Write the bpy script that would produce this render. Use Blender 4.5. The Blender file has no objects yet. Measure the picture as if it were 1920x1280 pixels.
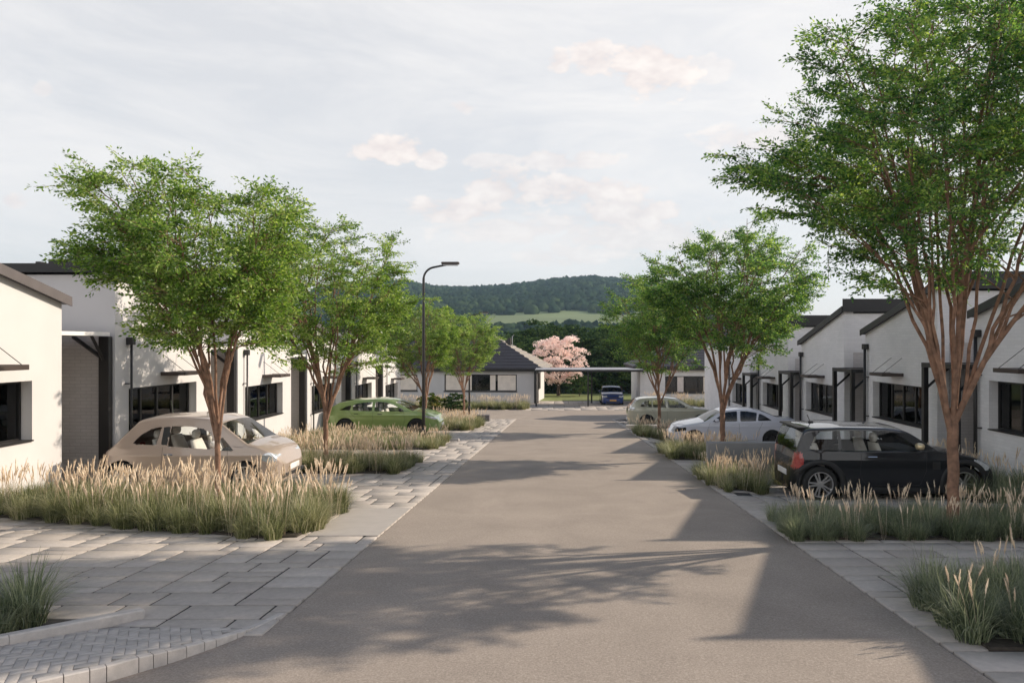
import bpy, math, random
import numpy as np
from mathutils import Vector, Matrix

# ------------------------------------------------------------------ camera, sky, sun
S = bpy.context.scene
COL = S.collection
F_PX, VPX, VPY = 1350.0, 1048.0, 645.0
cam_d = bpy.data.cameras.new('camera')
cam = bpy.data.objects.new('camera', cam_d)
COL.objects.link(cam)
cam.location = (0, 0, 0)
cam.rotation_euler = (math.radians(90), 0, 0)
cam_d.sensor_width = 36.0
cam_d.lens = 36.0 * F_PX / 1920.0
cam_d.shift_x = -(VPX - 960.0) / 1920.0
cam_d.shift_y = (VPY - 640.0) / 1920.0
cam_d.clip_start = 0.1
cam_d.clip_end = 8000
S.camera = cam
S.view_settings.view_transform = 'Standard'
S.view_settings.look = 'None'
S.view_settings.gamma = 1.0
S.view_settings.exposure = 0.07

SUN_EL = math.radians(28.6)
SUN_AZ = math.atan2(0.955, 0.30)          # from +Y towards +X
SUNV = Vector((math.sin(SUN_AZ) * math.cos(SUN_EL), math.cos(SUN_AZ) * math.cos(SUN_EL), math.sin(SUN_EL)))
sl = bpy.data.lights.new('sun', 'SUN')
sl.energy = 5.0
sl.angle = math.radians(0.6)
sl.color = (1.0, 0.87, 0.71)
so = bpy.data.objects.new('sun', sl)
COL.objects.link(so)
so.location = (60, 20, 40)
so.rotation_euler = SUNV.to_track_quat('Z', 'Y').to_euler()

W = bpy.data.worlds.new('World')
S.world = W
W.use_nodes = True
wt = W.node_tree
for n in list(wt.nodes):
    wt.nodes.remove(n)


def WN(t, **k):
    n = wt.nodes.new(t)
    for a, b in k.items():
        setattr(n, a, b)
    return n


def wl(a, b):
    wt.links.new(a, b)


def wmath(op, a, b=None, c=None, clamp=False):
    n = WN('ShaderNodeMath', operation=op, use_clamp=clamp)
    for i, v in enumerate((a, b, c)):
        if v is None:
            continue
        if isinstance(v, (int, float)):
            n.inputs[i].default_value = v
        else:
            wl(v, n.inputs[i])
    return n.outputs[0]


def wmix(fac, a, b):
    n = WN('ShaderNodeMix', data_type='RGBA')
    for s, v in ((n.inputs[0], fac), (n.inputs[6], a), (n.inputs[7], b)):
        if isinstance(v, (int, float)):
            s.default_value = v
        elif isinstance(v, tuple):
            s.default_value = v
        else:
            wl(v, s)
    return n.outputs[2]


WSTR = 0.12
sky = WN('ShaderNodeTexSky', sky_type='NISHITA', sun_disc=False)
sky.sun_elevation = SUN_EL
sky.sun_rotation = SUN_AZ
sky.air_density = 1.0
sky.dust_density = 2.0
sky.ozone_density = 1.5
tc = WN('ShaderNodeTexCoord')
sep = WN('ShaderNodeSeparateXYZ')
wl(tc.outputs['Generated'], sep.inputs[0])
dx, dy, dz = sep.outputs
ysafe = wmath('MAXIMUM', dy, 0.05)
U = wmath('DIVIDE', dx, ysafe)
V = wmath('DIVIDE', dz, ysafe)
front = wmath('GREATER_THAN', dy, 0.06)
# thin high veil over the whole sky
mp = WN('ShaderNodeMapping')
mp.inputs['Scale'].default_value = (1.3, 1.3, 5.0)
mp.inputs['Rotation'].default_value = (0.0, 0.25, 0.0)
wl(tc.outputs['Generated'], mp.inputs[0])
nz = WN('ShaderNodeTexNoise')
nz.inputs['Scale'].default_value = 2.2
nz.inputs['Detail'].default_value = 9
nz.inputs['Roughness'].default_value = 0.62
nz.inputs['Distortion'].default_value = 0.5
wl(mp.outputs[0], nz.inputs['Vector'])
veil = WN('ShaderNodeMapRange')
veil.inputs['From Min'].default_value = 0.36
veil.inputs['From Max'].default_value = 0.66
veil.inputs['To Min'].default_value = 0.73
veil.inputs['To Max'].default_value = 0.97
wl(nz.outputs[0], veil.inputs[0])
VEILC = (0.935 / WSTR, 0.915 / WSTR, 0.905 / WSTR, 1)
lp = wmath('MULTIPLY', wmath('POWER', wmath('SUBTRACT', 1.0, wmath('ABSOLUTE', dz)), 4.0), 0.9)
v0_ = wmath('MAXIMUM', veil.outputs[0], lp)
hi_ = WN('ShaderNodeMapRange', interpolation_type='SMOOTHSTEP')
hi_.inputs['From Min'].default_value, hi_.inputs['From Max'].default_value = 0.42, 0.62
hi_.inputs['To Min'].default_value, hi_.inputs['To Max'].default_value = 1.0, 0.02
wl(dz, hi_.inputs[0])
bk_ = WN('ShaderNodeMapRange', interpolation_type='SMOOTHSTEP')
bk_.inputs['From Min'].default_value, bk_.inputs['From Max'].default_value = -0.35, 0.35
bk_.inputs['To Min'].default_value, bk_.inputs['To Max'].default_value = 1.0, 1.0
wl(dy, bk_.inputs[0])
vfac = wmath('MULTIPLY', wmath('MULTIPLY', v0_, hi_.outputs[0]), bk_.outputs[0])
gn_ = WN('ShaderNodeMapRange', interpolation_type='SMOOTHSTEP')      # veil brightened outside the view, added to fill the shaded walls
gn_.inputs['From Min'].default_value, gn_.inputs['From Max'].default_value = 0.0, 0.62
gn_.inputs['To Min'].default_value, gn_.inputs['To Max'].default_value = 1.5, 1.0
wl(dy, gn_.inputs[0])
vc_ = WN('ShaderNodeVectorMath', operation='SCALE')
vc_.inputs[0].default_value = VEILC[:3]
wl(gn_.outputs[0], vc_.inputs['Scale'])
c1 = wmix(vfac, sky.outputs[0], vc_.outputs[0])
# small puffy cumulus, each at its own bearing and height
n2 = WN('ShaderNodeTexNoise')
n2.inputs['Scale'].default_value = 34
n2.inputs['Detail'].default_value = 10
n2.inputs['Roughness'].default_value = 0.6
mp2 = WN('ShaderNodeMapping')
mp2.inputs['Scale'].default_value = (0.6, 0.6, 1.1)
wl(tc.outputs['Generated'], mp2.inputs[0])
wl(mp2.outputs[0], n2.inputs['Vector'])
nn = wmath('SUBTRACT', n2.outputs[0], 0.5)
tot = None
for (px, py, rx, ry, a) in [(1218, 128, 74, 42, 1.0), (1112, 108, 38, 28, .9), (1049, 115, 20, 18, .8), (728, 281, 60, 21, 1.0),
                            (805, 299, 24, 15, .8), (1060, 300, 80, 16, .55), (925, 301, 45, 11, .5), (860, 394, 82, 20, .8),
                            (945, 350, 60, 32, .75), (1090, 356, 120, 22, .75), (1170, 400, 100, 30, .7), (1000, 430, 150, 22, .45),
                            (1050, 480, 70, 18, .4), (1460, 262, 120, 22, .6), (1300, 130, 60, 20, .4), (20, 377, 30, 12, .6),
                            (80, 168, 18, 10, .4), (1880, 8, 90, 40, .7), (870, 200, 20, 10, .5), (1200, 440, 160, 30, .5)]:
    u0, v0 = (px - VPX) / F_PX, (VPY - py) / F_PX
    du = wmath('MULTIPLY', wmath('SUBTRACT', U, u0), F_PX / (rx * 1.25))
    dv = wmath('MULTIPLY', wmath('SUBTRACT', V, v0), F_PX / (ry * 1.35))
    r2 = wmath('ADD', wmath('MULTIPLY', du, du), wmath('MULTIPLY', dv, dv))
    m = wmath('ADD', wmath('SUBTRACT', 1.0, r2), wmath('MULTIPLY', nn, 5.4))
    m = wmath('MULTIPLY', wmath('SMOOTH_MIN', wmath('MAXIMUM', wmath('MULTIPLY', m, 1.7), 0.0), 1.0, 0.3), a)
    tot = m if tot is None else wmath('MAXIMUM', tot, m)
cm = wmath('MULTIPLY', wmath('MULTIPLY', tot, front), 0.85, clamp=True)
puff = wmix(wmath('MULTIPLY_ADD', nn, 3.0, 0.55, clamp=True), (0.77 / WSTR, 0.67 / WSTR, 0.655 / WSTR, 1), (1.06 / WSTR, 0.97 / WSTR, 0.91 / WSTR, 1))
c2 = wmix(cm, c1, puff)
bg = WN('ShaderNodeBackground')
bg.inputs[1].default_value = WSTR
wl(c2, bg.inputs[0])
wo = WN('ShaderNodeOutputWorld')
wl(bg.outputs[0], wo.inputs[0])

# ------------------------------------------------------------------ helpers
rng = np.random.default_rng(7)
random.seed(7)


def tag(o, label=None, cat=None, group=None, kind=None):
    if label: o['label'] = label
    if cat: o['category'] = cat
    if group: o['group'] = group
    if kind: o['kind'] = kind
    return o


def thing(name, label, cat, loc=(0, 0, 0), rz=0.0, group=None):
    o = bpy.data.objects.new(name, None)
    COL.objects.link(o)
    o.location = loc
    o.rotation_euler = (0, 0, rz)
    o.empty_display_size = 0.3
    return tag(o, label, cat, group)


def copy_tree(o, parent=None):
    c = o.copy()
    COL.objects.link(c)
    c.parent = parent
    for ch in list(o.children):
        copy_tree(ch, c)
    return c


def mesh_np(name, V_, F_, mat, parent=None, smooth=False, mats=None, midx=None):
    """V_ (n,3); F_ list of faces, or an (m,k) integer array"""
    me = bpy.data.meshes.new(name)
    V_ = np.asarray(V_, dtype=np.float32)
    if isinstance(F_, np.ndarray):
        m, k = F_.shape
        me.vertices.add(len(V_))
        me.vertices.foreach_set('co', V_.ravel())
        me.loops.add(m * k)
        me.polygons.add(m)
        me.loops.foreach_set('vertex_index', F_.astype(np.int32).ravel())
        me.polygons.foreach_set('loop_start', np.arange(0, m * k, k, dtype=np.int32))
        me.update(calc_edges=True)
        me.validate()
    else:
        me.from_pydata([tuple(map(float, v)) for v in V_], [], [tuple(int(i) for i in f) for f in F_])
        me.update()
    for mm in (mats or [mat]):
        me.materials.append(mm)
    if midx is not None:
        me.polygons.foreach_set('material_index', np.asarray(midx, dtype=np.int32))
    if smooth:
        me.polygons.foreach_set('use_smooth', np.ones(len(me.polygons), dtype=bool))
    o = bpy.data.objects.new(name, me)
    COL.objects.link(o)
    o.parent = parent
    return o


class MB:
    def __init__(self):
        self.v, self.f, self.m, self.cm = [], [], [], 0

    def add(self, vs, fs):
        b = len(self.v)
        self.v += [tuple(map(float, p)) for p in vs]
        self.f += [tuple(b + int(i) for i in f) for f in fs]
        self.m += [self.cm] * len(fs)
        return self

    def box(self, x0, x1, y0, y1, z0, z1):
        if x0 > x1: x0, x1 = x1, x0
        if y0 > y1: y0, y1 = y1, y0
        if z0 > z1: z0, z1 = z1, z0
        vs = [(x0, y0, z0), (x1, y0, z0), (x1, y1, z0), (x0, y1, z0), (x0, y0, z1), (x1, y0, z1), (x1, y1, z1), (x0, y1, z1)]
        return self.add(vs, [(0, 3, 2, 1), (4, 5, 6, 7), (0, 1, 5, 4), (1, 2, 6, 5), (2, 3, 7, 6), (3, 0, 4, 7)])

    def bbox(self, x0, x1, y0, y1, z0, z1, b=0.01):
        """box with chamfered edges"""
        if x0 > x1: x0, x1 = x1, x0
        if y0 > y1: y0, y1 = y1, y0
        if z0 > z1: z0, z1 = z1, z0
        b = min(b, (x1 - x0) * .45, (y1 - y0) * .45, (z1 - z0) * .45)
        vs = []
        for sx in (0, 1):
            for sy in (0, 1):
                for sz in (0, 1):
                    X, Y, Z = (x0, x1)[sx], (y0, y1)[sy], (z0, z1)[sz]
                    ix, iy, iz = (b, -b)[sx], (b, -b)[sy], (b, -b)[sz]
                    vs += [(X, Y + iy, Z + iz), (X + ix, Y, Z + iz), (X + ix, Y + iy, Z)]
        c = lambda sx, sy, sz, k: (sx * 4 + sy * 2 + sz) * 3 + k
        fs = [(c(0, 0, 0, 0), c(0, 0, 1, 0), c(0, 1, 1, 0), c(0, 1, 0, 0)), (c(1, 0, 0, 0), c(1, 1, 0, 0), c(1, 1, 1, 0), c(1, 0, 1, 0)),
              (c(0, 0, 0, 1), c(1, 0, 0, 1), c(1, 0, 1, 1), c(0, 0, 1, 1)), (c(0, 1, 0, 1), c(0, 1, 1, 1), c(1, 1, 1, 1), c(1, 1, 0, 1)),
              (c(0, 0, 0, 2), c(0, 1, 0, 2), c(1, 1, 0, 2), c(1, 0, 0, 2)), (c(0, 0, 1, 2), c(1, 0, 1, 2), c(1, 1, 1, 2), c(0, 1, 1, 2))]
        for a in (0, 1):
            for b_ in (0, 1):
                fs.append((c(a, b_, 0, 0), c(a, b_, 1, 0), c(a, b_, 1, 1), c(a, b_, 0, 1)))
                fs.append((c(a, 0, b_, 0), c(a, 1, b_, 0), c(a, 1, b_, 2), c(a, 0, b_, 2)))
                fs.append((c(0, a, b_, 1), c(1, a, b_, 1), c(1, a, b_, 2), c(0, a, b_, 2)))
                for d in (0, 1):
                    fs.append((c(a, b_, d, 0), c(a, b_, d, 1), c(a, b_, d, 2)))
        return self.add(vs, fs)

    def prism(self, poly, axis, a, b):
        """poly of 2D points; axis 'x': (y,z), 'y': (x,z), 'z': (x,y)"""
        mk = {'x': lambda p, t: (t, p[0], p[1]), 'y': lambda p, t: (p[0], t, p[1]), 'z': lambda p, t: (p[0], p[1], t)}[axis]
        n = len(poly)
        vs = [mk(p, a) for p in poly] + [mk(p, b) for p in poly]
        fs = [tuple(range(n - 1, -1, -1)), tuple(range(n, 2 * n))]
        fs += [(i, (i + 1) % n, n + (i + 1) % n, n + i) for i in range(n)]
        return self.add(vs, fs)

    def tube(self, pts, rad, n=8, cap=True):
        V_, F_ = tube_np(pts, rad, n)
        b = len(V_)
        fs = [tuple(q) for q in F_]
        if cap:
            fs += [tuple(range(n - 1, -1, -1)), tuple(range(b - n, b))]
        return self.add(V_, fs)

    def lathe(self, prof, n=24, axis='y', c=(0, 0, 0)):
        """prof: (r, t) list; t runs along the axis"""
        vs, fs = [], []
        for (r, t) in prof:
            for k in range(n):
                a = 2 * math.pi * k / n
                p, q = r * math.cos(a), r * math.sin(a)
                v = {'y': (p, t, q), 'z': (p, q, t), 'x': (t, p, q)}[axis]
                vs.append((v[0] + c[0], v[1] + c[1], v[2] + c[2]))
        for i in range(len(prof) - 1):
            for k in range(n):
                a, b = i * n + k, i * n + (k + 1) % n
                fs.append((a, b, b + n, a + n))
        return self.add(vs, fs)

    def ellipsoid(self, c, r, n=14, m=8, p=1.0):
        vs, fs = [], []
        sg = lambda t: math.copysign(abs(t) ** p, t)
        for i in range(m + 1):
            th = math.pi * i / m
            for k in range(n):
                a = 2 * math.pi * k / n
                vs.append((c[0] + r[0] * sg(math.sin(th)) * sg(math.cos(a)), c[1] + r[1] * sg(math.sin(th)) * sg(math.sin(a)), c[2] + r[2] * sg(math.cos(th))))
        for i in range(m):
            for k in range(n):
                a, b = i * n + k, i * n + (k + 1) % n
                fs.append((a, b, b + n, a + n))
        return self.add(vs, fs)

    def build(self, name, mat, parent=None, smooth=False, mats=None):
        me = bpy.data.meshes.new(name)
        me.from_pydata(self.v, [], self.f)
        me.update()
        for mm in (mats or [mat]):
            me.materials.append(mm)
        if mats:
            me.polygons.foreach_set('material_index', np.array(self.m, dtype=np.int32))
        if smooth:
            me.polygons.foreach_set('use_smooth', np.ones(len(me.polygons), dtype=bool))
        o = bpy.data.objects.new(name, me)
        COL.objects.link(o)
        o.parent = parent
        return o


def tube_np(pts, rad, n=6):
    P = np.asarray(pts, float)
    m = len(P)
    R = np.broadcast_to(np.asarray(rad, float), (m,))
    T = np.gradient(P, axis=0)
    T /= np.linalg.norm(T, axis=1, keepdims=True) + 1e-9
    ref = np.array([0, 0, 1.0]) if abs(T[0][2]) < .9 else np.array([1.0, 0, 0])
    A = np.cross(T, ref)
    A /= np.linalg.norm(A, axis=1, keepdims=True) + 1e-9
    for i in range(1, m):
        if A[i] @ A[i - 1] < 0: A[i] *= -1
        A[i] = A[i - 1] - (A[i - 1] @ T[i]) * T[i]
        A[i] /= np.linalg.norm(A[i]) + 1e-9
    B = np.cross(T, A)
    ang = np.arange(n) * 2 * math.pi / n
    V_ = P[:, None, :] + R[:, None, None] * (np.cos(ang)[None, :, None] * A[:, None, :] + np.sin(ang)[None, :, None] * B[:, None, :])
    V_ = V_.reshape(-1, 3)
    i = np.arange(m - 1)[:, None] * n
    k = np.arange(n)[None, :]
    a = i + k
    b = i + (k + 1) % n
    F_ = np.stack([a, b, b + n, a + n], -1).reshape(-1, 4)
    return V_, F_


def sm(x, a, b):
    t = min(1.0, max(0.0, (x - a) / (b - a)))
    return t * t * (3 - 2 * t)


KY = [-60, 44, 47, 50, 55, 60, 75, 90, 110, 150, 220, 300]
KZ = [1.14, -4.476, -4.60, -4.69, -4.80, -4.92, -5.20, -6.4, -9.0, -14.0, -19.0, -22.0]


def gy(y):
    return float(np.interp(y, KY, KZ))


def gz(x, y):
    z = gy(y)
    d = 0.24 * sm(x, 3.2, 4.6) * sm(y, 19, 25) * (1 - sm(y, 41, 45))
    d += 0.10 * sm(x, 3.4, 4.3) * sm(y, 12.2, 13.2) * (1 - sm(y, 15.6, 16.4))
    return z - d


# ------------------------------------------------------------------ materials
def new_mat(name):
    m = bpy.data.materials.new(name)
    m.use_nodes = True
    nt = m.node_tree
    b = nt.nodes['Principled BSDF']
    return m, nt, b


def nd(nt, t, **k):
    n = nt.nodes.new(t)
    for a, b in k.items():
        setattr(n, a, b)
    return n


def ramp(nt, fac, stops):
    r = nd(nt, 'ShaderNodeValToRGB')
    e = r.color_ramp.elements
    e[0].position, e[0].color = stops[0][0], (*stops[0][1], 1)
    e[1].position, e[1].color = stops[-1][0], (*stops[-1][1], 1)
    for p, c in stops[1:-1]:
        q = e.new(p)
        q.color = (*c, 1)
    nt.links.new(fac, r.inputs[0])
    return r.outputs[0]


def mat(name, col, rough=0.6, metal=0.0, var=0.12, scale=6.0, bump=0.0, bscale=60.0, coat=0.0, spec=0.5, dirt=None):
    m, nt, b = new_mat(name)
    tcn = nd(nt, 'ShaderNodeTexCoord')
    n = nd(nt, 'ShaderNodeTexNoise')
    n.inputs['Scale'].default_value = scale
    n.inputs['Detail'].default_value = 6
    nt.links.new(tcn.outputs['Object'], n.inputs['Vector'])
    lo = tuple(c * (1 - var) for c in col)
    hi = tuple(min(1, c * (1 + var)) for c in col)
    o = ramp(nt, n.outputs[0], [(0.3, lo), (0.7, hi)])
    nt.links.new(o, b.inputs['Base Color'])
    b.inputs['Roughness'].default_value = rough
    b.inputs['Metallic'].default_value = metal
    b.inputs['Coat Weight'].default_value = coat
    b.inputs['Coat Roughness'].default_value = 0.04
    b.inputs['Specular IOR Level'].default_value = spec
    if bump:
        n2_ = nd(nt, 'ShaderNodeTexNoise')
        n2_.inputs['Scale'].default_value = bscale
        n2_.inputs['Detail'].default_value = 5
        nt.links.new(tcn.outputs['Object'], n2_.inputs['Vector'])
        bp = nd(nt, 'ShaderNodeBump')
        bp.inputs['Strength'].default_value = bump
        bp.inputs['Distance'].default_value = 0.01
        nt.links.new(n2_.outputs[0], bp.inputs['Height'])
        nt.links.new(bp.outputs[0], b.inputs['Normal'])
    return m


def island_mat(name, stops, rough=0.8, bump=0.3, bscale=90.0, nsc=14.0, nvar=0.12):
    """colour differs from one stone to the next"""
    m, nt, b = new_mat(name)
    g = nd(nt, 'ShaderNodeNewGeometry')
    c = ramp(nt, g.outputs['Random Per Island'], stops)
    tcn = nd(nt, 'ShaderNodeTexCoord')
    n = nd(nt, 'ShaderNodeTexNoise')
    n.inputs['Scale'].default_value = nsc
    n.inputs['Detail'].default_value = 8
    n.inputs['Roughness'].default_value = 0.7
    nt.links.new(tcn.outputs['Object'], n.inputs['Vector'])
    mr = nd(nt, 'ShaderNodeMapRange')
    mr.inputs['From Min'].default_value, mr.inputs['From Max'].default_value = .3, .7
    mr.inputs['To Min'].default_value, mr.inputs['To Max'].default_value = 1 - nvar, 1 + nvar
    nt.links.new(n.outputs[0], mr.inputs[0])
    mx = nd(nt, 'ShaderNodeVectorMath', operation='SCALE')
    nt.links.new(c, mx.inputs[0])
    nt.links.new(mr.outputs[0], mx.inputs['Scale'])
    nt.links.new(mx.outputs[0], b.inputs['Base Color'])
    b.inputs['Roughness'].default_value = rough
    b.inputs['Specular IOR Level'].default_value = 0.3
    n2_ = nd(nt, 'ShaderNodeTexNoise')
    n2_.inputs['Scale'].default_value = bscale
    n2_.inputs['Detail'].default_value = 4
    nt.links.new(tcn.outputs['Object'], n2_.inputs['Vector'])
    bp = nd(nt, 'ShaderNodeBump')
    bp.inputs['Strength'].default_value = bump
    bp.inputs['Distance'].default_value = 0.006
    nt.links.new(n2_.outputs[0], bp.inputs['Height'])
    nt.links.new(bp.outputs[0], b.inputs['Normal'])
    return m


def leaf_mat(name, stops, trans=0.45, gloss=0.03, rough=0.6, clump=1.2, hue=0.485):
    """many leaves: each leaf its own tone, clumps of leaves warmer or cooler"""
    m, nt, b = new_mat(name)
    nt.nodes.remove(b)
    out = [n for n in nt.nodes if n.type == 'OUTPUT_MATERIAL'][0]
    g = nd(nt, 'ShaderNodeNewGeometry')
    tcn = nd(nt, 'ShaderNodeTexCoord')
    n = nd(nt, 'ShaderNodeTexNoise')
    n.inputs['Scale'].default_value = clump
    n.inputs['Detail'].default_value = 3
    nt.links.new(tcn.outputs['Object'], n.inputs['Vector'])
    mr = nd(nt, 'ShaderNodeMapRange')
    mr.inputs['From Min'].default_value, mr.inputs['From Max'].default_value = .35, .65
    mr.inputs['To Min'].default_value, mr.inputs['To Max'].default_value = -.25, .25
    nt.links.new(n.outputs[0], mr.inputs[0])
    ad = nd(nt, 'ShaderNodeMath', operation='ADD', use_clamp=True)
    nt.links.new(g.outputs['Random Per Island'], ad.inputs[0])
    nt.links.new(mr.outputs[0], ad.inputs[1])
    c = ramp(nt, ad.outputs[0], stops)
    d = nd(nt, 'ShaderNodeBsdfDiffuse')
    t = nd(nt, 'ShaderNodeBsdfTranslucent')
    gl = nd(nt, 'ShaderNodeBsdfGlossy')
    gl.inputs['Roughness'].default_value = rough
    gl.inputs['Color'].default_value = (1, 1, 1, 1)
    nt.links.new(c, d.inputs[0])
    hs = nd(nt, 'ShaderNodeHueSaturation')
    hs.inputs['Hue'].default_value = hue
    hs.inputs['Saturation'].default_value = 1.1
    hs.inputs['Value'].default_value = 1.5
    nt.links.new(c, hs.inputs['Color'])
    nt.links.new(hs.outputs[0], t.inputs[0])
    m1 = nd(nt, 'ShaderNodeMixShader')
    m1.inputs[0].default_value = trans
    nt.links.new(d.outputs[0], m1.inputs[1])
    nt.links.new(t.outputs[0], m1.inputs[2])
    fr = nd(nt, 'ShaderNodeFresnel')
    fr.inputs[0].default_value = 1.4
    mu = nd(nt, 'ShaderNodeMath', operation='MULTIPLY')
    nt.links.new(fr.outputs[0], mu.inputs[0])
    mu.inputs[1].default_value = gloss * 4
    m2 = nd(nt, 'ShaderNodeMixShader')
    nt.links.new(mu.outputs[0], m2.inputs[0])
    nt.links.new(m1.outputs[0], m2.inputs[1])
    nt.links.new(gl.outputs[0], m2.inputs[2])
    nt.links.new(m2.outputs[0], out.inputs[0])
    return m


def glass_mat(name, tint, fres=1.5, rough=0.01):
    m, nt, b = new_mat(name)
    nt.nodes.remove(b)
    out = [n for n in nt.nodes if n.type == 'OUTPUT_MATERIAL'][0]
    t = nd(nt, 'ShaderNodeBsdfTransparent')
    t.inputs[0].default_value = (*tint, 1)
    gl = nd(nt, 'ShaderNodeBsdfGlossy')
    gl.inputs['Roughness'].default_value = rough
    fr = nd(nt, 'ShaderNodeFresnel')
    fr.inputs[0].default_value = fres
    mx = nd(nt, 'ShaderNodeMixShader')
    nt.links.new(fr.outputs[0], mx.inputs[0])
    nt.links.new(t.outputs[0], mx.inputs[1])
    nt.links.new(gl.outputs[0], mx.inputs[2])
    nt.links.new(mx.outputs[0], out.inputs[0])
    return m


def brick_wall_mat(name, col, mortar, strength=0.35, mix=0.6):
    m, nt, b = new_mat(name)
    tcn = nd(nt, 'ShaderNodeTexCoord')
    sp = nd(nt, 'ShaderNodeSeparateXYZ')
    nt.links.new(tcn.outputs['Object'], sp.inputs[0])
    ad = nd(nt, 'ShaderNodeMath', operation='ADD')
    nt.links.new(sp.outputs[0], ad.inputs[0])
    nt.links.new(sp.outputs[1], ad.inputs[1])
    cb = nd(nt, 'ShaderNodeCombineXYZ')
    nt.links.new(ad.outputs[0], cb.inputs[0])
    nt.links.new(sp.outputs[2], cb.inputs[1])
    br = nd(nt, 'ShaderNodeTexBrick')
    br.inputs['Scale'].default_value = 1.0
    br.inputs['Brick Width'].default_value = 0.24
    br.inputs['Row Height'].default_value = 0.075
    br.inputs['Mortar Size'].default_value = 0.008
    br.inputs['Mortar Smooth'].default_value = 0.6
    br.inputs['Color1'].default_value = (*col, 1)
    br.inputs['Color2'].default_value = (*[c * .93 for c in col], 1)
    br.inputs['Mortar'].default_value = (*mortar, 1)
    nt.links.new(cb.outputs[0], br.inputs['Vector'])
    n = nd(nt, 'ShaderNodeTexNoise')
    n.inputs['Scale'].default_value = 1.3
    n.inputs['Detail'].default_value = 7
    nt.links.new(tcn.outputs['Object'], n.inputs['Vector'])
    mr = nd(nt, 'ShaderNodeMapRange')
    mr.inputs['From Min'].default_value, mr.inputs['From Max'].default_value = .3, .7
    mr.inputs['To Min'].default_value, mr.inputs['To Max'].default_value = .93, 1.04
    nt.links.new(n.outputs[0], mr.inputs[0])
    mx = nd(nt, 'ShaderNodeVectorMath', operation='SCALE')
    nt.links.new(br.outputs[0], mx.inputs[0])
    nt.links.new(mr.outputs[0], mx.inputs['Scale'])
    nt.links.new(mx.outputs[0], b.inputs['Base Color'])
    b.inputs['Roughness'].default_value = 0.85
    n3 = nd(nt, 'ShaderNodeTexNoise')
    n3.inputs['Scale'].default_value = 45
    n3.inputs['Detail'].default_value = 4
    nt.links.new(tcn.outputs['Object'], n3.inputs['Vector'])
    sb = nd(nt, 'ShaderNodeMath', operation='MULTIPLY_ADD')
    nt.links.new(n3.outputs[0], sb.inputs[0])
    sb.inputs[1].default_value = 0.5
    iv = nd(nt, 'ShaderNodeMath', operation='SUBTRACT')
    iv.inputs[0].default_value = 1.0
    nt.links.new(br.outputs['Fac'], iv.inputs[1])
    nt.links.new(iv.outputs[0], sb.inputs[2])
    bp = nd(nt, 'ShaderNodeBump')
    bp.inputs['Strength'].default_value = strength
    bp.inputs['Distance'].default_value = 0.01
    nt.links.new(sb.outputs[0], bp.inputs['Height'])
    nt.links.new(bp.outputs[0], b.inputs['Normal'])
    return m


def asphalt_mat():
    m, nt, b = new_mat('asphalt')
    tcn = nd(nt, 'ShaderNodeTexCoord')
    n = nd(nt, 'ShaderNodeTexNoise')
    n.inputs['Scale'].default_value = 55
    n.inputs['Detail'].default_value = 5
    n.inputs['Roughness'].default_value = 0.8
    nt.links.new(tcn.outputs['Object'], n.inputs['Vector'])
    c1_ = ramp(nt, n.outputs[0], [(0.30, (0.245, 0.208, 0.178)), (0.5, (0.345, 0.294, 0.252)), (0.72, (0.505, 0.433, 0.375))])
    n2_ = nd(nt, 'ShaderNodeTexNoise')
    n2_.inputs['Scale'].default_value = 0.9
    n2_.inputs['Detail'].default_value = 9
    n2_.inputs['Distortion'].default_value = 0.8
    nt.links.new(tcn.outputs['Object'], n2_.inputs['Vector'])
    mr = nd(nt, 'ShaderNodeMapRange')
    mr.inputs['From Min'].default_value, mr.inputs['From Max'].default_value = .3, .7
    mr.inputs['To Min'].default_value, mr.inputs['To Max'].default_value = .88, 1.08
    nt.links.new(n2_.outputs[0], mr.inputs[0])
    mx = nd(nt, 'ShaderNodeVectorMath', operation='SCALE')
    nt.links.new(c1_, mx.inputs[0])
    nt.links.new(mr.outputs[0], mx.inputs['Scale'])
    nt.links.new(mx.outputs[0], b.inputs['Base Color'])
    b.inputs['Roughness'].default_value = 0.9
    b.inputs['Specular IOR Level'].default_value = 0.25
    bp = nd(nt, 'ShaderNodeBump')
    bp.inputs['Strength'].default_value = 0.6
    bp.inputs['Distance'].default_value = 0.006
    nt.links.new(n.outputs[0], bp.inputs['Height'])
    nt.links.new(bp.outputs[0], b.inputs['Normal'])
    return m


M = {}
M['asphalt'] = asphalt_mat()
M['joint'] = mat('paving_joint', (0.045, 0.042, 0.042), 0.95, var=.2, scale=20)
M['paver'] = island_mat('concrete_paver', [(0.0, (0.41, 0.365, 0.33)), (0.35, (0.445, 0.40, 0.36)), (0.7, (0.475, 0.43, 0.39)), (1.0, (0.51, 0.46, 0.42))])
M['smallpaver'] = island_mat('herringbone_paver', [(0.0, (0.42, 0.39, 0.365)), (1.0, (0.52, 0.48, 0.45))])
M['kerb'] = island_mat('kerb_stone', [(0.0, (0.46, 0.425, 0.40)), (1.0, (0.56, 0.52, 0.485))])
M['concrete'] = mat('concrete', (0.26, 0.26, 0.265), 0.85, var=.1, scale=3, bump=.2, bscale=50)
M['darkconc'] = mat('dark_concrete', (0.13, 0.12, 0.125), 0.85, var=.12, scale=5, bump=.2)
M['soil'] = mat('soil', (0.055, 0.045, 0.035), 0.95, var=.35, scale=15, bump=.8, bscale=40)
M['earth'] = mat('earth', (0.10, 0.10, 0.055), 0.95, var=.3, scale=.6, bump=.4)
M['lawn'] = mat('lawn', (0.16, 0.19, 0.055), 0.95, var=.25, scale=3, bump=.8, bscale=30)
M['wall'] = brick_wall_mat('painted_brick', (0.82, 0.80, 0.80), (0.74, 0.725, 0.73), 0.3)
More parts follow.
